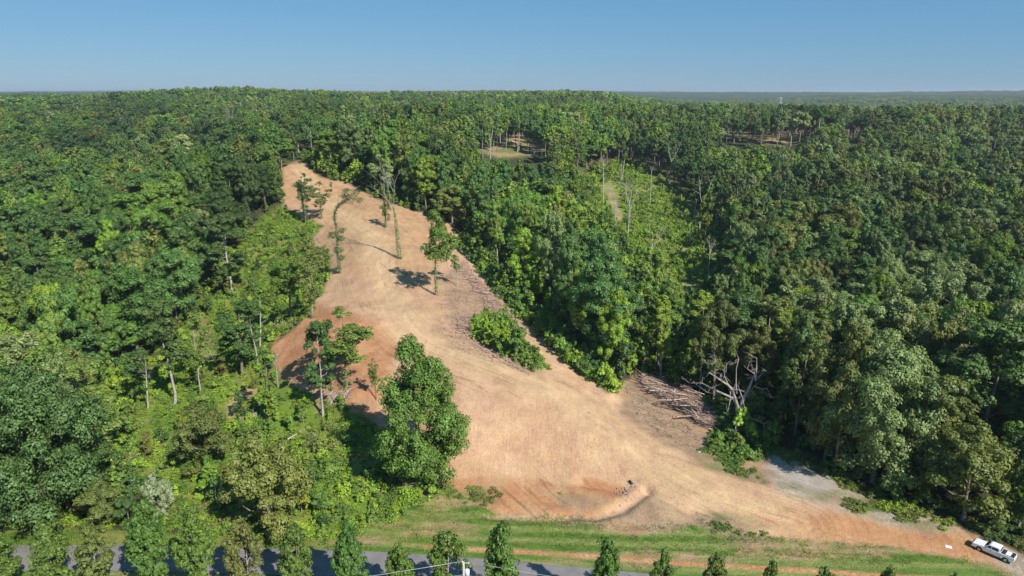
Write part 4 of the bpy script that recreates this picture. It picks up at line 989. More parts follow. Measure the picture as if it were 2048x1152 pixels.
snag(597, 305, 258, 'white forked snag just above the top end of the dirt', 6, crown=.35, bare=.35, r0=.45, mat=PALEBARK, fork=3, spread=.3, up=.5, lev=1)
snag(272, 300, 232, 'grey twiggy snag rising from the left forest', 7, crown=.6, bare=.45, r0=.3, fork=3)
snag(160, 300, 268, 'low grey bare treetop in the far left forest', 8, crown=.7, bare=.4, r0=.3, fork=3)
snag(1093, 265, 205, 'broad grey leafless crown near the skyline in the middle', 9, crown=.9, bare=.4, r0=.4, fork=4)
snag(790, 300, 250, 'pale twin dead stems in the woods behind the ridge', 10, crown=.15, bare=.6, r0=.3, mat=PALEBARK)
snag(825, 295, 252, 'slim forked dead stem right of the pale twin stems', 11, crown=.4, bare=.55, r0=.26, mat=PALEBARK)
snag(1206, 408, 312, 'white barkless stem standing on the green slope', 12, lean=-.04, crown=.2, bare=.85, r0=.3, mat=PALEBARK, lev=1)
snag(1735, 285, 200, 'tall bare snag breaking the skyline on the right', 13, lean=.04, crown=.35, bare=.5, r0=.42, mat=PALEBARK, spread=.4, up=.35)
snag(1628, 255, 222, 'small white snag left of the tall skyline snag', 14, crown=.1, bare=.8, r0=.35, mat=PALEBARK, lev=1)
snag(1455, 410, 372, 'broken white stub among dark trees on the right slope', 15, lean=.15, crown=.3, bare=.7, r0=.3, mat=PALEBARK, lev=1)
snag(1545, 450, 405, 'grey twiggy crown poking through the right forest', 16, crown=.8, bare=.4, r0=.25, fork=4)
snag(1415, 575, 480, 'slim pale dead tree in front of the right slope', 17, crown=.25, bare=.7, r0=.2, mat=PALEBARK)
snag(1378, 490, 395, 'thin white leaning stem low on the green slope', 18, lean=.1, crown=.2, bare=.8, r0=.2, mat=PALEBARK, lev=1)
snag(556, 775, 700, 'thin dead pole at the left edge of the red cut', 19, crown=.3, bare=.6, r0=.13)
snag(520, 745, 640, 'bent white dead stem above the vine-covered column', 20, lean=-.1, crown=.2, bare=.8, r0=.15, mat=PALEBARK, lev=1)
snag(1300, 420, 330, 'pale thin pole tree near the top of the green slope', 22, crown=.15, bare=.85, r0=.2, mat=PALEBARK, lev=1)
snag(1243, 360, 300, 'leaning white stem at the top of the green slope', 23, lean=.12, crown=.15, bare=.8, r0=.26, mat=PALEBARK, lev=1)
snag(1398, 790, 690, 'pale straight pole between the log pile and dead oak', 24, crown=.25, bare=.8, r0=.15, mat=PALEBARK, lev=1)
for i, (a, b, c) in enumerate([(645,318,292),(725,345,315),(1045,265,240),(1170,300,255),(1180,310,262),(1475,330,300),(1700,345,302)]):
    snag(a, b, c, ['pale bare stem at the wood edge by the top of the dirt', 'leaning pale stem at the edge of the ridge woods', 'thin bare stem beside the hidden clearing', 'white pole-like stem left of the pale twin pole', 'pale twin pole on the slope left of the white barkless stem', 'thin white stem in the dip below the tan field', 'thin pale stems under the tall skyline snag'][i], 60 + i, crown=.15, bare=.8, r0=.26, mat=PALEBARK, lev=1, lean=(-.05, .12, 0, .04, 0, 0, .1)[i])
# more pale bare stems along the thinned middle woods
g = np.random.default_rng(88); sp_l = []
while len(sp_l) < 34:
    z_ = [(640, 1000, 240, 300), (1140, 1260, 255, 330), (1180, 1420, 340, 560), (1560, 1780, 235, 330), (380, 520, 240, 300), (980, 1130, 250, 330)][len(sp_l) % 6]
    a, b = g.uniform(z_[0], z_[1]), g.uniform(z_[2], z_[3])
    if all(math.hypot(a - q[0], b - q[1]) > 14 for q in sp_l) and not inpoly(np.array([a]), np.array([b]), DIRT)[0]: sp_l.append((a, b))
kd = [['white pole-like', 'grey leaning', 'pale forked'][i % 3] for i in range(len(sp_l))]
for i, ((a, b), lb) in enumerate(zip(sp_l, labels_for([(a, b - 20, k) for (a, b), k in zip(sp_l, kd)], 'bare stem'))):
    dp = float(project(*at(a, b))[2]); snag(a, b, b - g.uniform(17, 24) * FPX / dp, lb, 200 + i, crown=(.12, .15, .4)[i % 3], bare=(.85, .75, .5)[i % 3], r0=.2 + dp * .00035, mat=PALEBARK, lev=1, lean=(0, g.uniform(-.15, .15), .03)[i % 3])
# the big dead oak, drawn limb by limb
p = at(1478, 868); dz = project(*p)[2]; mpp = dz / FPX * 1.0
t = empty('dead_oak', (p[0], p[1], p[2] - .3), 'big dead oak with twisted grey limbs and vines up its trunk', 'dead tree')
def loc(px_, py_, yo=0): return np.array([(px_ - 1478) * mpp, yo, (868 - py_) * mpp / math.cos(PITCH + R(11)) + .3])
V, F = tubes([(np.array([[0, 0, -.3], loc(1476, 850), loc(1474, 832), loc(1470, 812)]), np.array([.62, .5, .46, .42]))], 8)
link('trunk', mesh_from('trunk', V, F, DEADWOOD, True), t)
limbs = [([(1470,815),(1462,795),(1452,778),(1442,768),(1430,760),(1412,748),(1402,738)], .30, -1.0), ([(1470,815),(1458,803),(1440,797),(1425,790),(1408,783),(1395,784)], .24, 1.5), ([(1474,830),(1478,805),(1488,790),(1494,775),(1500,765),(1502,760)], .34, .5),
         ([(1500,765),(1512,760),(1522,752)], .12, .9), ([(1500,765),(1497,750),(1484,741)], .12, .2), ([(1500,764),(1506,748),(1511,735)], .11, 1.2), ([(1447,772),(1438,755),(1434,742),(1432,730)], .12, -.6), ([(1440,768),(1450,776),(1462,776),(1468,785),(1474,800)], .12, -1.4),
         ([(1405,742),(1404,730),(1410,722)], .10, -.8), ([(1412,748),(1424,743),(1427,735)], .08, -1.4), ([(1466,790),(1468,775),(1470,755),(1478,740)], .11, 1.8), ([(1498,775),(1510,780),(1518,776),(1526,786)], .09, -.8), ([(1504,770),(1506,790),(1508,815)], .08, 2.0),
         ([(1472,828),(1460,830),(1450,838)], .12, -2.2), ([(1480,832),(1500,828),(1511,830),(1513,845)], .10, -2.0), ([(1425,790),(1414,797),(1396,788),(1385,792)], .08, 2.4), ([(1452,778),(1446,790),(1433,800)], .08, -2.0)]
out = []
g_ = np.random.default_rng(5)
for pts, r_, yo in limbs:
    n_ = len(pts); P = np.array([loc(a, b, yo * i / (n_ - 1) * 2.2) for i, (a, b) in enumerate(pts)]); P[1:] += g_.normal(size=(n_ - 1, 3)) * .12
    out.append((P, r_ * np.linspace(1, .3, n_)))
    for k in range(4):
        j = g_.integers(1, n_); branches(g_, P[j], g_.normal(size=3) + [0, 0, .3], g_.uniform(.8, 2.0), .05, 1, out, .6, .1, .5, 2)
V, F = tubes(out, 5); link('branches', mesh_from('branches', V, F, principled('weathered_wood', (.33, .295, .265), .9, spec=.1, noise=.3), True), t)
m = 1500; z = g_.uniform(0, 4.4, m); th = g_.uniform(0, 6.28, m); rr_ = g_.uniform(.45, 1.25, m) * (1.35 - .15 * z)
V, F, v = leafcards(np.c_[rr_ * np.cos(th) + .15 * z, rr_ * np.sin(th), z], unit(np.c_[np.cos(th), np.sin(th), .6 + 0 * z] + g_.normal(size=(m, 3)) * .3), .38, g_.uniform(.8, 1.2, m), g_)
me = mesh_from('vines', V, F, LEAF); a_ = me.attributes.new('leafv', 'FLOAT', 'POINT'); a_.data.foreach_set('value', v.astype(np.float32)); o = link('vines', me, t); o['tint'] = list(TINTS['mid green'])
# the curved vine-wrapped trunk on the ridge
def wrapped(name, base, pxs, label, leafn, rad, clusters, top_spray=True, seed=3, tint='dark green'):
    g_ = np.random.default_rng(seed); p = at(*base); dz = project(*p)[2]; mp = dz / FPX; t = empty(name, (p[0], p[1], p[2] - .2), label, 'tree')
    L_ = lambda a, b: np.array([(a - base[0]) * mp, .15 * g_.normal(), (base[1] - b) * mp / .97 + .2])
    P = np.array([L_(a, b) for a, b in pxs]); n_ = len(P); V, F = tubes([(P, np.linspace(.24, .09, n_))], 6); link('trunk', mesh_from('trunk', V, F, BARK, True), t)
    s = np.linspace(0, n_ - 1, leafn) + g_.normal(size=leafn) * .05; s = s.clip(0, n_ - 1); C_ = np.c_[[np.interp(s, range(n_), P[:, k]) for k in range(3)]].T
    Pe = C_ + unit(g_.normal(size=(leafn, 3))) * g_.uniform(.15, rad, (leafn, 1)); Ne = unit(Pe - C_ + [0, 0, .3])
    for (a, b, rr_, m) in clusters:
        c = L_(a, b); q = unit(g_.normal(size=(m, 3))); Pe = np.r_[Pe, c + q * g_.uniform(.4, 1, (m, 1)) * rr_ * [1, 1, .6]]; Ne = np.r_[Ne, unit(q + [0, 0, .7])]
    V, F, v = leafcards(Pe, Ne, .36, g_.uniform(.75, 1.2, len(Pe)), g_); me = mesh_from('foliage', V, F, LEAF); a_ = me.attributes.new('leafv', 'FLOAT', 'POINT'); a_.data.foreach_set('value', v.astype(np.float32))
    o = link('foliage', me, t); o['tint'] = list(TINTS[tint])
    if top_spray:
        out = []
        for k in range(9): branches(g_, P[-1 - k % 3], (g_.uniform(-.2, 1), g_.uniform(-.7, .7), g_.uniform(-.1, .8)), g_.uniform(2.0, 5), .07, 1, out, .6, .1, .4, 3)
        V, F = tubes(out, 4); link('branches', mesh_from('branches', V, F, BARK, True), t)
    return t
wrapped('vine_covered_tree', (679, 548), [(679,548),(680,520),(677,498),(681,475),(678,450),(677,432),(683,418),(695,408),(706,402)], 'tall trunk curving right at its top, wrapped in dark vines', 900, .5,
        [(672,470,1.6,260),(686,478,1.3,200),(680,500,1.5,240),(684,515,1.2,160),(675,538,.9,120),(690,462,1.2,150),(700,395,1.4,120),(715,398,1.6,130),(728,404,1.3,100),(722,388,1.3,90),(704,385,1.2,90)])
wrapped('vine_covered_tree', (772, 455), [(772,455),(772,440),(771,425),(772,412),(770,398)], 'thin twin-topped trunk with leaf tufts between curved trunk and bare-topped snag', 260, .5, [(765,415,1.1,120),(775,410,1.0,120),(771,430,.7,50)], False, 4)
wrapped('vine_covered_tree', (612, 445), [(612,445),(611,425),(608,405),(603,385),(600,368)], 'leafy narrow vine-draped tree on the ridge shoulder', 500, .7, [(605,395,1.8,260),(612,415,1.6,240),(600,372,1.9,260),(618,380,1.5,160)], False, 5)

# ---------------- small helpers for built things ----------------
import bmesh
def box(name, size, loc, mat, parent, rot=(0, 0, 0), bev=0.0, taper=None, **kw):
    bm = bmesh.new(); bmesh.ops.create_cube(bm, size=1)
    for v in bm.verts:
        v.co = Vector((v.co.x * size[0], v.co.y * size[1], v.co.z * size[2]))
        if taper and v.co.z > 0: v.co.x *= taper[0]; v.co.y *= taper[1]
    if bev: bmesh.ops.bevel(bm, geom=bm.edges[:], offset=bev, segments=2, affect='EDGES', profile=.6)
    me = bpy.data.meshes.new(name); bm.to_mesh(me); bm.free(); me.materials.append(mat)
    o = link(name, me, parent, **kw); o.location = loc; o.rotation_euler = rot; return o
def tube(name, pts, rad, mat, parent=None, sides=6, **kw):
    pts = np.array(pts, float); rad = np.full(len(pts), rad) if np.isscalar(rad) else np.array(rad)
    V, F = tubes([(pts, rad)], sides); k = len(pts) * sides
    me = bpy.data.meshes.new(name)
    caps = [tuple(range(sides))[::-1], tuple(range(k - sides, k))]
    me.from_pydata([tuple(v) for v in V], [], [tuple(int(q) for q in f) for f in F] + caps); me.materials.append(mat)
    for p_ in me.polygons: p_.use_smooth = len(p_.vertices) == 4
    return link(name, me, parent, **kw)

# ---------------- white pickup ----------------
WHITE = principled('white_paint', (.78, .79, .81), .28, spec=.6); BLACKP = principled('black_trim', (.025, .025, .028), .55)
GLASSD = principled('tinted_glass', (.018, .024, .034), .06, spec=.8); TYRE = principled('tyre_rubber', (.02, .02, .02), .85, spec=.2)
CHROME = principled('bright_metal', (.55, .56, .58), .3, metal=.9); REDL = principled('red_lens', (.35, .015, .012), .25)
LAMP = principled('lamp_lens', (.75, .76, .74), .15); GREYP = principled('bed_liner', (.06, .062, .066), .7)
fa, fb = at(1957, 1102), at(2009, 1125)
ax = fa[:2] - fb[:2]; ang = math.atan2(ax[1], ax[0]); L_ = np.hypot(*ax); print('wheelbase', L_)
TS = L_ / 3.72; c2 = (fa + fb) / 2; nrm = np.array([-math.sin(ang), math.cos(ang)]); c2[:2] += -nrm * .92 * TS if nrm[1] < 0 else nrm * .92 * TS
truck = empty('pickup_truck', (c2[0], c2[1], float(hfast(c2[:1], c2[1:2])[0]) + .02), 'white crew-cab pickup parked nose-left at the end of the dirt drive', 'truck', None, ang, (TS, TS, TS))
def prism(name, prof, y0, y1, mat, parent, bev=0.0, **kw):
    """side outline (x, z) given a width from y0 to y1"""
    bm = bmesh.new(); a = [bm.verts.new((x, y0, z)) for x, z in prof]; b = [bm.verts.new((x, y1, z)) for x, z in prof]
    bm.faces.new(a); bm.faces.new(b[::-1]); n = len(prof)
    for i in range(n): bm.faces.new((a[i], b[i], b[(i + 1) % n], a[(i + 1) % n]))
    bmesh.ops.recalc_face_normals(bm, faces=bm.faces)
    if bev: bmesh.ops.bevel(bm, geom=[e for e in bm.edges if abs(e.verts[0].co.y - e.verts[1].co.y) < 1e-4], offset=bev, segments=2, affect='EDGES')
    bmesh.ops.triangulate(bm, faces=[f for f in bm.faces if len(f.verts) > 4])
    me = bpy.data.meshes.new(name); bm.to_mesh(me); bm.free(); me.materials.append(mat); return link(name, me, parent, **kw)
def arch(cx, r, z0=.42): return [(cx + r * math.cos(t), .40 + r * math.sin(t)) for t in np.linspace(0, math.pi, 9)]
WX = 1.86
front_prof = [(2.95, .52), (2.93, .98), (2.82, 1.13), (1.38, 1.25), (-1.05, 1.25), (-1.05, .45)] + [(WX - .52, .45)] + arch(WX, .50)[::-1] + [(WX + .52, .45)]
body = prism('body', front_prof, -.99, .99, WHITE, truck, .035)
bed_prof = [(-1.09, .45), (-1.09, 1.27), (-2.95, 1.27), (-2.95, .55)] + [(-WX - .52, .45)] + arch(-WX, .50)[::-1] + [(-WX + .52, .45)]
for s_ in (-1, 1): prism('bed_side', bed_prof, s_ * .86, s_ * .99, WHITE, truck, .015)
box('bed_floor', (1.84, 1.71, .08), (-2.02, 0, .80), GREYP, truck); box('bed_front_wall', (.06, 1.71, .44), (-1.13, 0, 1.04), GREYP, truck)
tg = box('tailgate', (.08, 1.70, .62), (-2.93, 0, .94), WHITE, truck, bev=.02); box('handle', (.02, .22, .06), (-.05, 0, .1), BLACKP, tg)
box('tonneau_cover', (.48, 1.66, .04), (-1.42, 0, 1.25), BLACKP, truck, bev=.01); box('tonneau_cover', (.52, 1.66, .04), (-2.62, 0, 1.25), BLACKP, truck, bev=.01)
cab_prof = [(1.28, 1.24), (.62, 1.80), (.40, 1.87), (-.75, 1.87), (-.93, 1.80), (-1.03, 1.24)]
bm = bmesh.new(); A_ = []
for s_ in (-1, 1): A_.append([bm.verts.new((x, s_ * (.95 - (z - 1.24) * .27), z)) for x, z in cab_prof])
n_ = len(cab_prof); bm.faces.new(A_[0]); bm.faces.new(A_[1][::-1])
for i in range(n_): bm.faces.new((A_[0][i], A_[1][i], A_[1][(i + 1) % n_], A_[0][(i + 1) % n_]))
bmesh.ops.recalc_face_normals(bm, faces=bm.faces); bmesh.ops.bevel(bm, geom=bm.edges[:], offset=.035, segments=2, affect='EDGES')
me = bpy.data.meshes.new('cab'); bm.to_mesh(me); bm.free(); me.materials.append(WHITE); link('cab', me, truck)
def quad(name, pts, mat, parent, **kw):
    me = bpy.data.meshes.new(name); P = [Vector(p_) for p_ in pts]; nn = (P[1] - P[0]).cross(P[2] - P[0]).normalized() * .006
    k = len(P); me.from_pydata([tuple(q + nn) for q in P] + [tuple(q - nn) for q in P], [], [tuple(range(k)), tuple(range(2 * k - 1, k - 1, -1))] + [(i, i + k, (i + 1) % k + k, (i + 1) % k) for i in range(k)])
    me.materials.append(mat); return link(name, me, parent, **kw)
quad('windshield', [(1.24, -.84, 1.29), (1.24, .84, 1.29), (.69, .72, 1.765), (.69, -.72, 1.765)], GLASSD, truck)
quad('rear_window', [(-1.03, .78, 1.33), (-1.03, -.78, 1.33), (-.955, -.70, 1.74), (-.955, .70, 1.74)], GLASSD, truck)
for s_ in (-1, 1):
    yy = lambda z: s_ * (.958 - (z - 1.24) * .27)
    quad('side_window', [(1.05, yy(1.30), 1.30), (.24, yy(1.30), 1.30), (.24, yy(1.76), 1.76), (.55, yy(1.76), 1.76)], GLASSD, truck)
    quad('side_window', [(.16, yy(1.30), 1.30), (-.80, yy(1.30), 1.30), (-.74, yy(1.76), 1.76), (.16, yy(1.76), 1.76)], GLASSD, truck)
    for x_ in (.26, -.68): box('door_handle', (.18, .03, .04), (x_, s_ * 1.0, 1.08), BLACKP, truck)
    for x_ in (1.18, .20, -.88): box('door_seam', (.014, .012, .66), (x_, s_ * .991, .86), BLACKP, truck)
    m_ = box('mirror', (.14, .24, .2), (1.02, s_ * 1.13, 1.32), BLACKP, truck, bev=.03)
    box('headlight', (.16, .36, .2), (2.85, s_ * .76, .96), LAMP, truck, bev=.03); box('tail_light', (.10, .12, .40), (-2.93, s_ * .93, 1.03), REDL, truck, bev=.015)
    box('running_board', (2.2, .16, .05), (.15, s_ * .98, .40), BLACKP, truck)
    for x_ in (WX, -WX):
        w_ = tube('wheel', [(x_, s_ * .74, .40), (x_, s_ * .76, .40), (x_, s_ * .98, .40), (x_, s_ * 1.0, .40)], [.36, .40, .40, .36], TYRE, truck, 20)
        tube('rim', [(x_, s_ * .99, .40), (x_, s_ * 1.012, .40)], [.25, .23], CHROME, w_, 16)
        for k in range(5): box('spoke_gap', (.07, .012, .10), (x_ + .15 * math.cos(k * 1.2566), s_ * 1.014, .40 + .15 * math.sin(k * 1.2566)), BLACKP, w_, rot=(0, -k * 1.2566, 0))
box('grille', (.06, 1.1, .30), (2.945, 0, .93), BLACKP, truck, bev=.01); box('front_bumper', (.20, 1.96, .24), (2.97, 0, .60), CHROME, truck, bev=.04); box('rear_bumper', (.18, 1.9, .2), (-3.03, 0, .58), CHROME, truck, bev=.04)
cr = box('white_box', (.70, 1.3, .3), (0, 0, 0), WHITE, None, bev=.02); cr['label'] = 'flat white box lying across the pickup bed'; cr['category'] = 'box'
cr.scale = (TS,) * 3; cr.location = truck.location + Vector((math.cos(ang) * -2.02, math.sin(ang) * -2.02, 1.14)) * TS; cr.rotation_euler = (0, 0, ang)
pb = at(1897, 1094); o = box('white_board', (.72, .55, .05), (pb[0], pb[1], pb[2] + .035), principled('white_board_paint', (.8, .8, .8), .6), None, rot=(0, 0, -.45), bev=.008)
o['label'] = 'small white board lying flat on the red dirt in front of the pickup'; o['category'] = 'board'

# ---------------- utility pole, wires ----------------
GALV = principled('weathered_pole', (.42, .41, .40), .75, noise=.2); WIRE = principled('wire', (.5, .5, .5), .45, metal=.3); PORC = principled('insulator', (.62, .63, .66), .35)
d_ = ray(927, 1124); yp = road_y(-5) - RW - 5.6; t_ = yp / d_[1]; xp = d_[0] * t_; zt = H0 + d_[2] * t_
pole = empty('utility_pole', (xp, yp, 0), 'pale utility pole with transformer in front of the roadside trees', 'utility pole')
tube('pole', [(0, 0, -.5), (0, 0, zt)], [.17, .115], GALV, pole, 10)
tr_ = tube('transformer', [(.38, 0, zt - 1.75), (.38, 0, zt - 1.72), (.38, 0, zt - 1.0), (.38, 0, zt - .96)], [.2, .26, .26, .2], PORC, pole, 14)
tube('bracket', [(0, 0, zt - 1.3), (.2, 0, zt - 1.3)], .04, GALV, pole)
for x_, z_ in ((-.12, zt + .02), (.55, zt - .12)): tube('insulator', [(x_, 0, z_ - .15), (x_, 0, z_), (x_, 0, z_ + .12)], [.05, .075, .04], PORC, pole, 8)
tube('crossbar', [(-.2, 0, zt - .12), (.62, 0, zt - .14)], .04, GALV, pole)
def sag(a, b, s_, n=14):
    t = np.linspace(0, 1, n)[:, None]; P = np.array(a) * (1 - t) + np.array(b) * t; P[:, 2] -= (4 * s_ * t * (1 - t))[:, 0]; return P
wires = [((xp, yp, zt + .1), (-62, yp - 11, zt + .3), 'upper wire running left from the utility pole'), ((xp, yp, zt - 1.6), (-62, yp - 11, zt - 1.3), 'lower wire running left from the utility pole'),
         ((xp + .5, yp, zt), (42, yp - 8.5, zt - .3), 'upper wire running right from the utility pole'), ((xp, yp, zt - 1.6), (42, yp - 8.5, zt - 1.9), 'lower wire running right from the utility pole')]
for a, b, lb in wires: o = tube('power_line', sag(a, b, .8), .022, WIRE, None, 5); o['label'] = lb; o['category'] = 'power line'; o['group'] = 'wires strung from the utility pole'

# ---------------- steel pylon on the horizon ----------------
STEEL = principled('galvanised_steel', (.50, .47, .46), .6, metal=.2)
d_ = ray(1560, 205); yq = 1450; t_ = yq / d_[1]; xq = d_[0] * t_; zq = float(hfast(np.array([xq]), np.array([float(yq)]))[0]); Hq = (H0 + ray(1560, 194)[2] / ray(1560, 194)[1] * yq) - zq
print('pylon', xq, zq, Hq)
py_ = empty('transmission_tower', (xq, yq, zq), 'steel lattice transmission tower rising from the woods near the horizon', 'pylon', None, .5)
def leg(sx, sy, z): f = z / Hq; w_ = 6.5 * (1 - f) ** 1.1 + .9; return np.array([sx * w_, sy * w_, z])
zs = np.linspace(0, Hq, 8)
for sx in (-1, 1):
    for sy in (-1, 1): tube('leg', [leg(sx, sy, z) for z in zs], .34, STEEL, py_, 4)
for i in range(7):
    for (a, b) in (((-1, -1), (1, -1)), ((1, -1), (1, 1)), ((1, 1), (-1, 1)), ((-1, 1), (-1, -1))):
        tube('brace', [leg(*a, zs[i]), leg(*b, zs[i + 1])], .17, STEEL, py_, 3); tube('brace', [leg(*b, zs[i]), leg(*a, zs[i + 1])], .17, STEEL, py_, 3)
arms = []
for z in (Hq * .70, Hq * .83, Hq * .95):
    for s_ in (-1, 1): e = np.array([s_ * 7.5, 0, z]); tube('crossarm', [leg(s_, 0, z - 1), e], [.3, .15], STEEL, py_, 4); arms.append(e)
c_, s__ = math.cos(.5), math.sin(.5)
for k in (0, 1, 4, 5):
    e = arms[k]; P = np.array([xq + e[0] * c_, yq + e[0] * s__, zq + e[2] - 1])
    for (dx, dy, zz_, nm) in ((-140, 820, 30, 'away to the left'), (-5, -480, 28, 'down to the right')):
        if (k in (0, 5)):
            o = tube('power_line', sag(P, (P[0] + dx, P[1] + dy, zz_), 9), .16, WIRE, None, 3); o['label'] = ('upper' if k == 5 else 'lower') + ' cable from the steel tower ' + nm; o['category'] = 'power line'

# ---------------- logs, brush piles, stones, culvert ----------------
LOG = principled('grey_log', (.46, .37, .31), .9, spec=.1, noise=.35, nscale=3)
BROWNLOG = principled('brown_log', (.38, .265, .205), .95, spec=.1, noise=.4, nscale=3)
g_ = np.random.default_rng(77)
def log_between(p0, p1, r_, label, mat=LOG, name='fallen_log', lift=.0, parent=None, r1=None, cat='log', twigs=0):
    a, b = at(*p0), at(*p1); o0 = np.array([a[0], a[1], a[2] + r_ * .7 + lift]); P = [o0]
    for f in (.33, .66, 1): q = a + (b - a) * f; q[2] = float(hfast(q[:1], q[1:2])[0]) + r_ * .6 + lift + g_.normal() * .04; P.append(q)
    P = np.array(P)
    if parent is not None: P = P - np.array(parent.location)
    if twigs:
        e = empty(name, tuple(o0), label, cat); tube('stem', P - o0, np.linspace(r_, r1 or r_ * .5, 4), mat, e, 7); out = []
        for k in range(twigs): branches(g_, (P[2 + k % 2] - o0), unit(P[3] - P[0]) + g_.normal(size=3) * .8 + [0, 0, .5], g_.uniform(1.5, 3.5), r_ * .4, 1, out, .6, .1, .4, 3)
        V, F = tubes(out, 4); link('branches', mesh_from('branches', V, F, mat, True), e); return e
    o = tube(name, P, np.linspace(r_, r1 or r_ * .6, 4), mat, parent, 7)
    if parent is None: o['label'] = label; o['category'] = cat
    return o
log_between((700,985), (862,968), .2, 'grey fallen trunk at the foot of the biggest leafy tree', twigs=6)
log_between((912,440), (892,425), .35, 'pale log lying at the wood edge beyond the ridge', r1=.25)
log_between((603,908), (556,928), .13, 'pale fallen stem in the scrub below the red cut')
log_between((617,862), (668,905), .12, 'long thin fallen stem slanting through the scrub')
log_between((575,880), (612,858), .14, 'broken pale stem in the scrub, upper one of two')
log_between((1160,645), (1215,715), .16, 'fallen bare limbs leaning out of the right woods', twigs=9, lift=1.5)
log_between((525,668), (585,655), .14, 'tangle of grey dead branches above the red cut', twigs=12)
log_between((215,905), (248,930), .18, 'grey fallen limb under the huge dark spreading tree', lift=.6, twigs=3)
log_between((1385,845), (1430,862), .16, 'short log at the lower end of the log pile')
def brush_pile(name, label, poly, nlog, ntwig, mat, seed, lmin, lmax, r_, rise, direction=None):
    g_ = np.random.default_rng(seed); a = np.array(poly); c = at(*a.mean(0)); e = empty(name, tuple(c), label, 'brush pile'); lg = []
    k = 0
    while k < nlog + ntwig:
        x_, y_ = g_.uniform(a[:, 0].min(), a[:, 0].max()), g_.uniform(a[:, 1].min(), a[:, 1].max())
        if not inpoly(np.array([x_]), np.array([y_]), poly)[0]: continue
        p_ = at(x_, y_); th = (direction if direction is not None else 0) + g_.normal() * (.5 if direction is not None else 3); tw = k >= nlog
        L = g_.uniform(lmin, lmax) * (.45 if tw else 1); dv = np.array([math.cos(th), math.sin(th), g_.normal() * .12]); z = g_.uniform(.05, rise)
        q0, q1 = p_ - dv * L / 2, p_ + dv * L / 2; q0[2] = float(hfast(q0[:1], q0[1:2])[0]) + z; q1[2] = float(hfast(q1[:1], q1[1:2])[0]) + z * g_.uniform(.3, 1.3)
        m_ = (q0 + q1) / 2 + g_.normal(size=3) * .06 * L * .3; P = np.array([q0, m_, q1]) - c
        if tw: lg.append((P, np.array([.045, .035, .015]) * g_.uniform(.6, 1.5)))
        else: tube('log', P, np.array([1, .85, .6]) * r_ * g_.uniform(.6, 1.3), mat[k % len(mat)], e, 6)
        k += 1
    V, F = tubes(lg, 4); link('twigs', mesh_from('twigs', V, F, mat[0]), e, kind='stuff'); return e
brush_pile('brush_pile', 'long reddish pile of pushed-over logs and brush beside the big dead oak', [(1290,760),(1330,758),(1370,780),(1420,825),(1445,860),(1415,862),(1370,830),(1320,800),(1290,780)], 70, 1100, [BROWNLOG, LOG], 1, 3, 8, .13, 1.6, direction=-.55)
brush_pile('brush_pile', 'brown brush pile along the right edge of the dirt ridge', [(930,520),(960,560),(1000,600),(1030,640),(1010,650),(975,620),(940,570),(918,535)], 26, 520, [BROWNLOG, LOG], 2, 1.5, 5, .08, .9)
brush_pile('brush_pile', 'heap of dry branches left of the green island', [(915,640),(950,628),(975,640),(950,665),(935,680),(915,665)], 9, 260, [BROWNLOG, LOG], 3, 1.2, 4, .07, .8)
brush_pile('brush_pile', 'dry stems strewn below the green island', [(950,672),(1010,700),(1075,735),(1060,752),(1000,725),(945,690)], 8, 200, [BROWNLOG, LOG], 4, 1.2, 3.5, .06, .3, direction=-.3)
brush_pile('brush_pile', 'pale heap of cut branches on the bank right of the sparse dark tree', [(650,790),(700,782),(700,800),(660,810)], 8, 140, [LOG, BROWNLOG], 5, 1.2, 3.5, .06, .4)
brush_pile('brush_pile', 'grey brush heap in the bright scrub under the bare earth path', [(480,820),(510,815),(512,835),(485,840)], 6, 120, [LOG, BROWNLOG], 6, 1., 3, .06, .5)
brush_pile('brush_pile', 'small grey brush heap in the clearing of the left scrub', [(398,712),(432,712),(432,728),(400,726)], 6, 120, [LOG, BROWNLOG], 7, 1., 3, .06, .6)
brush_pile('scattered_slash', 'chips and thin slash strewn over the pinkish ground left of the green island', [(880,600),(925,560),(960,600),(1000,640),(940,650),(960,690),(1060,740),(1000,735),(900,690),(870,655)], 6, 520, [BROWNLOG, LOG], 8, .8, 2.4, .05, .12)
brush_pile('scattered_slash', 'thin slash strewn over the brown ground below the log pile', [(1245,770),(1290,790),(1400,870),(1420,900),(1360,890),(1280,840)], 6, 380, [BROWNLOG, LOG], 9, .8, 2.6, .05, .12)
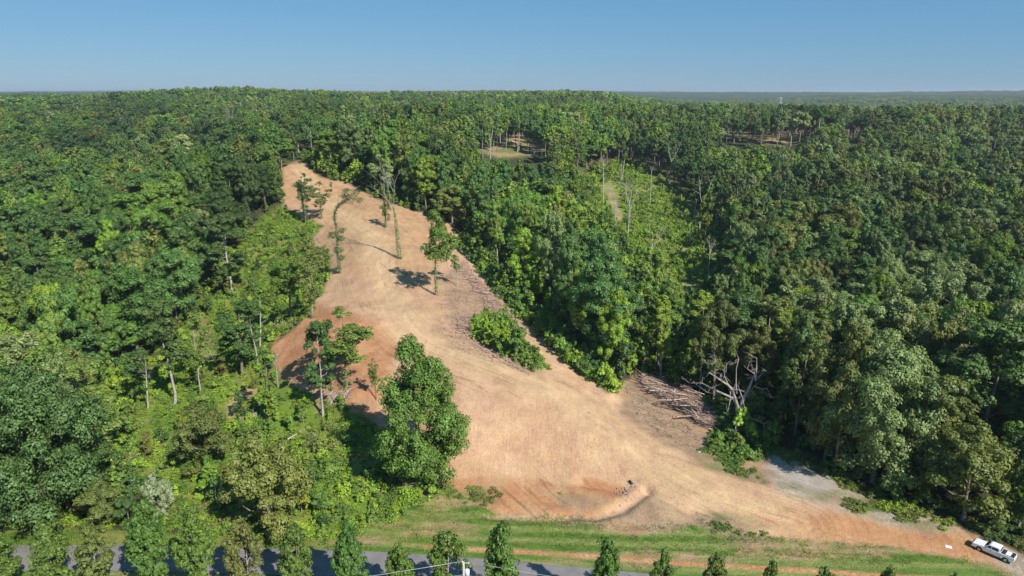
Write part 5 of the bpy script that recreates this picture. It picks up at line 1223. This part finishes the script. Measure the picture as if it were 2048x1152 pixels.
# riprap at the culvert
STONE = principled('limestone', (.33, .285, .24), .9, noise=.3, nscale=4); DSTONE = principled('stone', (.38, .34, .3), .9, noise=.3, nscale=3)
def rock_bm(g_, s_):
    bm = bmesh.new(); bmesh.ops.create_icosphere(bm, subdivisions=1, radius=1); 
    for v in bm.verts: v.co = Vector([v.co[i] * s_[i] * g_.uniform(.75, 1.2) for i in range(3)])
    me = bpy.data.meshes.new('stone'); bm.to_mesh(me); bm.free(); return me
RK = [rock_bm(g_, (1, .75, .6)) for _ in range(5)]
for m_ in RK: m_.materials.append(STONE)
cpile = at(1248, 985); e = empty('stone_pile', tuple(cpile), 'pile of pale stones below the culvert mouth in the bank', 'stones')
V = []; F = []; n0 = 0
for k in range(48):
    x_, y_ = 1248 + g_.normal() * 9, 985 + g_.normal() * 8; 
    if y_ > 1003 or y_ < 966: continue
    if y_ < 975: x_ += 8
    p_ = at(x_, y_); me = RK[k % 5]; s_ = g_.uniform(.07, .15); Rm_ = Matrix.Rotation(g_.uniform(0, 6), 3, 'Z')
    if k < 34:
        o = link('stone', me, e); o.location = (p_[0] - cpile[0], p_[1] - cpile[1], p_[2] - cpile[2] + s_ * .4); o.scale = (s_ * 1.2,) * 3; o.rotation_euler = (g_.uniform(0, 3), g_.uniform(0, 3), g_.uniform(0, 6))
    else:
        vs = np.array([list(Rm_ @ v.co) for v in me.vertices]) * s_ * .7 + (p_ - cpile) + [0, 0, s_ * .3]; V.append(vs); F.append(np.array([list(q.vertices) for q in me.polygons]) + n0); n0 += len(vs)
link('rubble', mesh_from('rubble', np.concatenate(V), np.concatenate(F), STONE), e, kind='stuff')
pc = at(1263, 968); e = empty('culvert_pipe', (pc[0], pc[1], pc[2] + .2), 'dark culvert pipe mouth sticking out above the stones', 'pipe')
th = np.linspace(0, 2 * math.pi, 17)[:-1]
V = [(r_ * math.cos(t), y_, r_ * math.sin(t)) for (r_, y_) in ((.34, -.5), (.34, 1.2), (.29, 1.2), (.29, -.5)) for t in th]
F = [(i + 16 * k, (i + 1) % 16 + 16 * k, (i + 1) % 16 + 16 * ((k + 1) % 4), i + 16 * ((k + 1) % 4)) for k in range(4) for i in range(16)]
link('pipe', mesh_from('pipe', V, F, BLACKP), e); e.rotation_euler = (.25, 0, .5); e.scale = (.45, .4, .45)
for (x_, y_, s_, lb) in [(1181,827,.38,'single pale rock on the drive edge above the bank'), (1304,811,.25,'small pale rock near the top of the log pile'), (1398,905,.3,'small rock beside the weeds under the dead oak'), (1118,770,.22,'lone small stone on the narrow upper track')]:
    p_ = at(x_, y_); o = link('rock', RK[1], None, label=lb, category='rock'); o.location = (p_[0], p_[1], p_[2] + s_ * .3); o.scale = (s_ * 1.2, s_, s_)
# clods and gravel scattered over the bare earth and the gravel patch
CLOD = srcs('clod_source', RK[:3])
CM = principled('clod', (.33, .2, .115), .95, spec=.05, noise=.2)
CK = [rock_bm(g_, (1, .8, .5)) for _ in range(3)]
for m_ in CK: m_.materials.append(CM)
CLODS = srcs('earth_clod_source', CK)
def rough_dirt(X, Y, qx, qy):
    n_ = fbm(X / 3, Y / 3, 3, 170); edge = soft(qx, qy, DIRT, 6) - soft(qx, qy, DIRT, 30) * .9
    u = np.random.default_rng(5).uniform(size=len(X)); m = inpoly(qx, qy, DIRT); pr = .05 + .8 * np.clip(edge, 0, 1) + .5 * soft(qx, qy, [(880,955),(1240,960),(1260,1000),(1000,1022),(900,1000)], 8) + .55 * soft(qx, qy, [(560,640),(760,640),(790,740),(735,835),(600,775)], 8) + .4 * soft(qx, qy, [(1240,830),(1300,780),(1450,880),(1550,960),(1400,925)], 8)
    return m & (u < pr * sstep(.4, .6, n_) * 1.2)
zone_scatter('earth_clods', None, .6, (-60, 60, 78, 215), [0, 1, 2], .06, .2, ['olive green'], [1], 'loose clods of earth along the edges of the bare dirt', zone=rough_dirt, src=CLODS, ns=3, seed=12)
zone_scatter('gravel_stones', GRAVEL, .5, (25, 75, 76, 115), [0, 1, 2], .05, .16, ['olive green'], [1], 'pale gravel spread beside the drive', src=CLOD, ns=3, seed=13, feather=10)

# ---------------- haze ----------------
hm, N, L = newmat('haze')
o_ = N.new('ShaderNodeOutputMaterial'); v_ = N.new('ShaderNodeVolumePrincipled')
v_.inputs['Color'].default_value = (.80, .90, 1, 1); v_.inputs['Density'].default_value = HAZE_D; v_.inputs['Anisotropy'].default_value = .2
L.new(v_.outputs[0], o_.inputs['Volume'])
zb, zt_ = -4.0, 90.0
bm = bmesh.new(); bmesh.ops.create_cube(bm, size=1); me = bpy.data.meshes.new('haze')
for v in bm.verts: v.co = Vector((v.co.x * 32000, v.co.y * 32000, (zt_ + zb) / 2 + v.co.z * (zt_ - zb)))
bm.to_mesh(me); bm.free(); me.materials.append(hm); o = link('haze', me, None, kind='stuff', label='thin blue summer haze over the far woods')
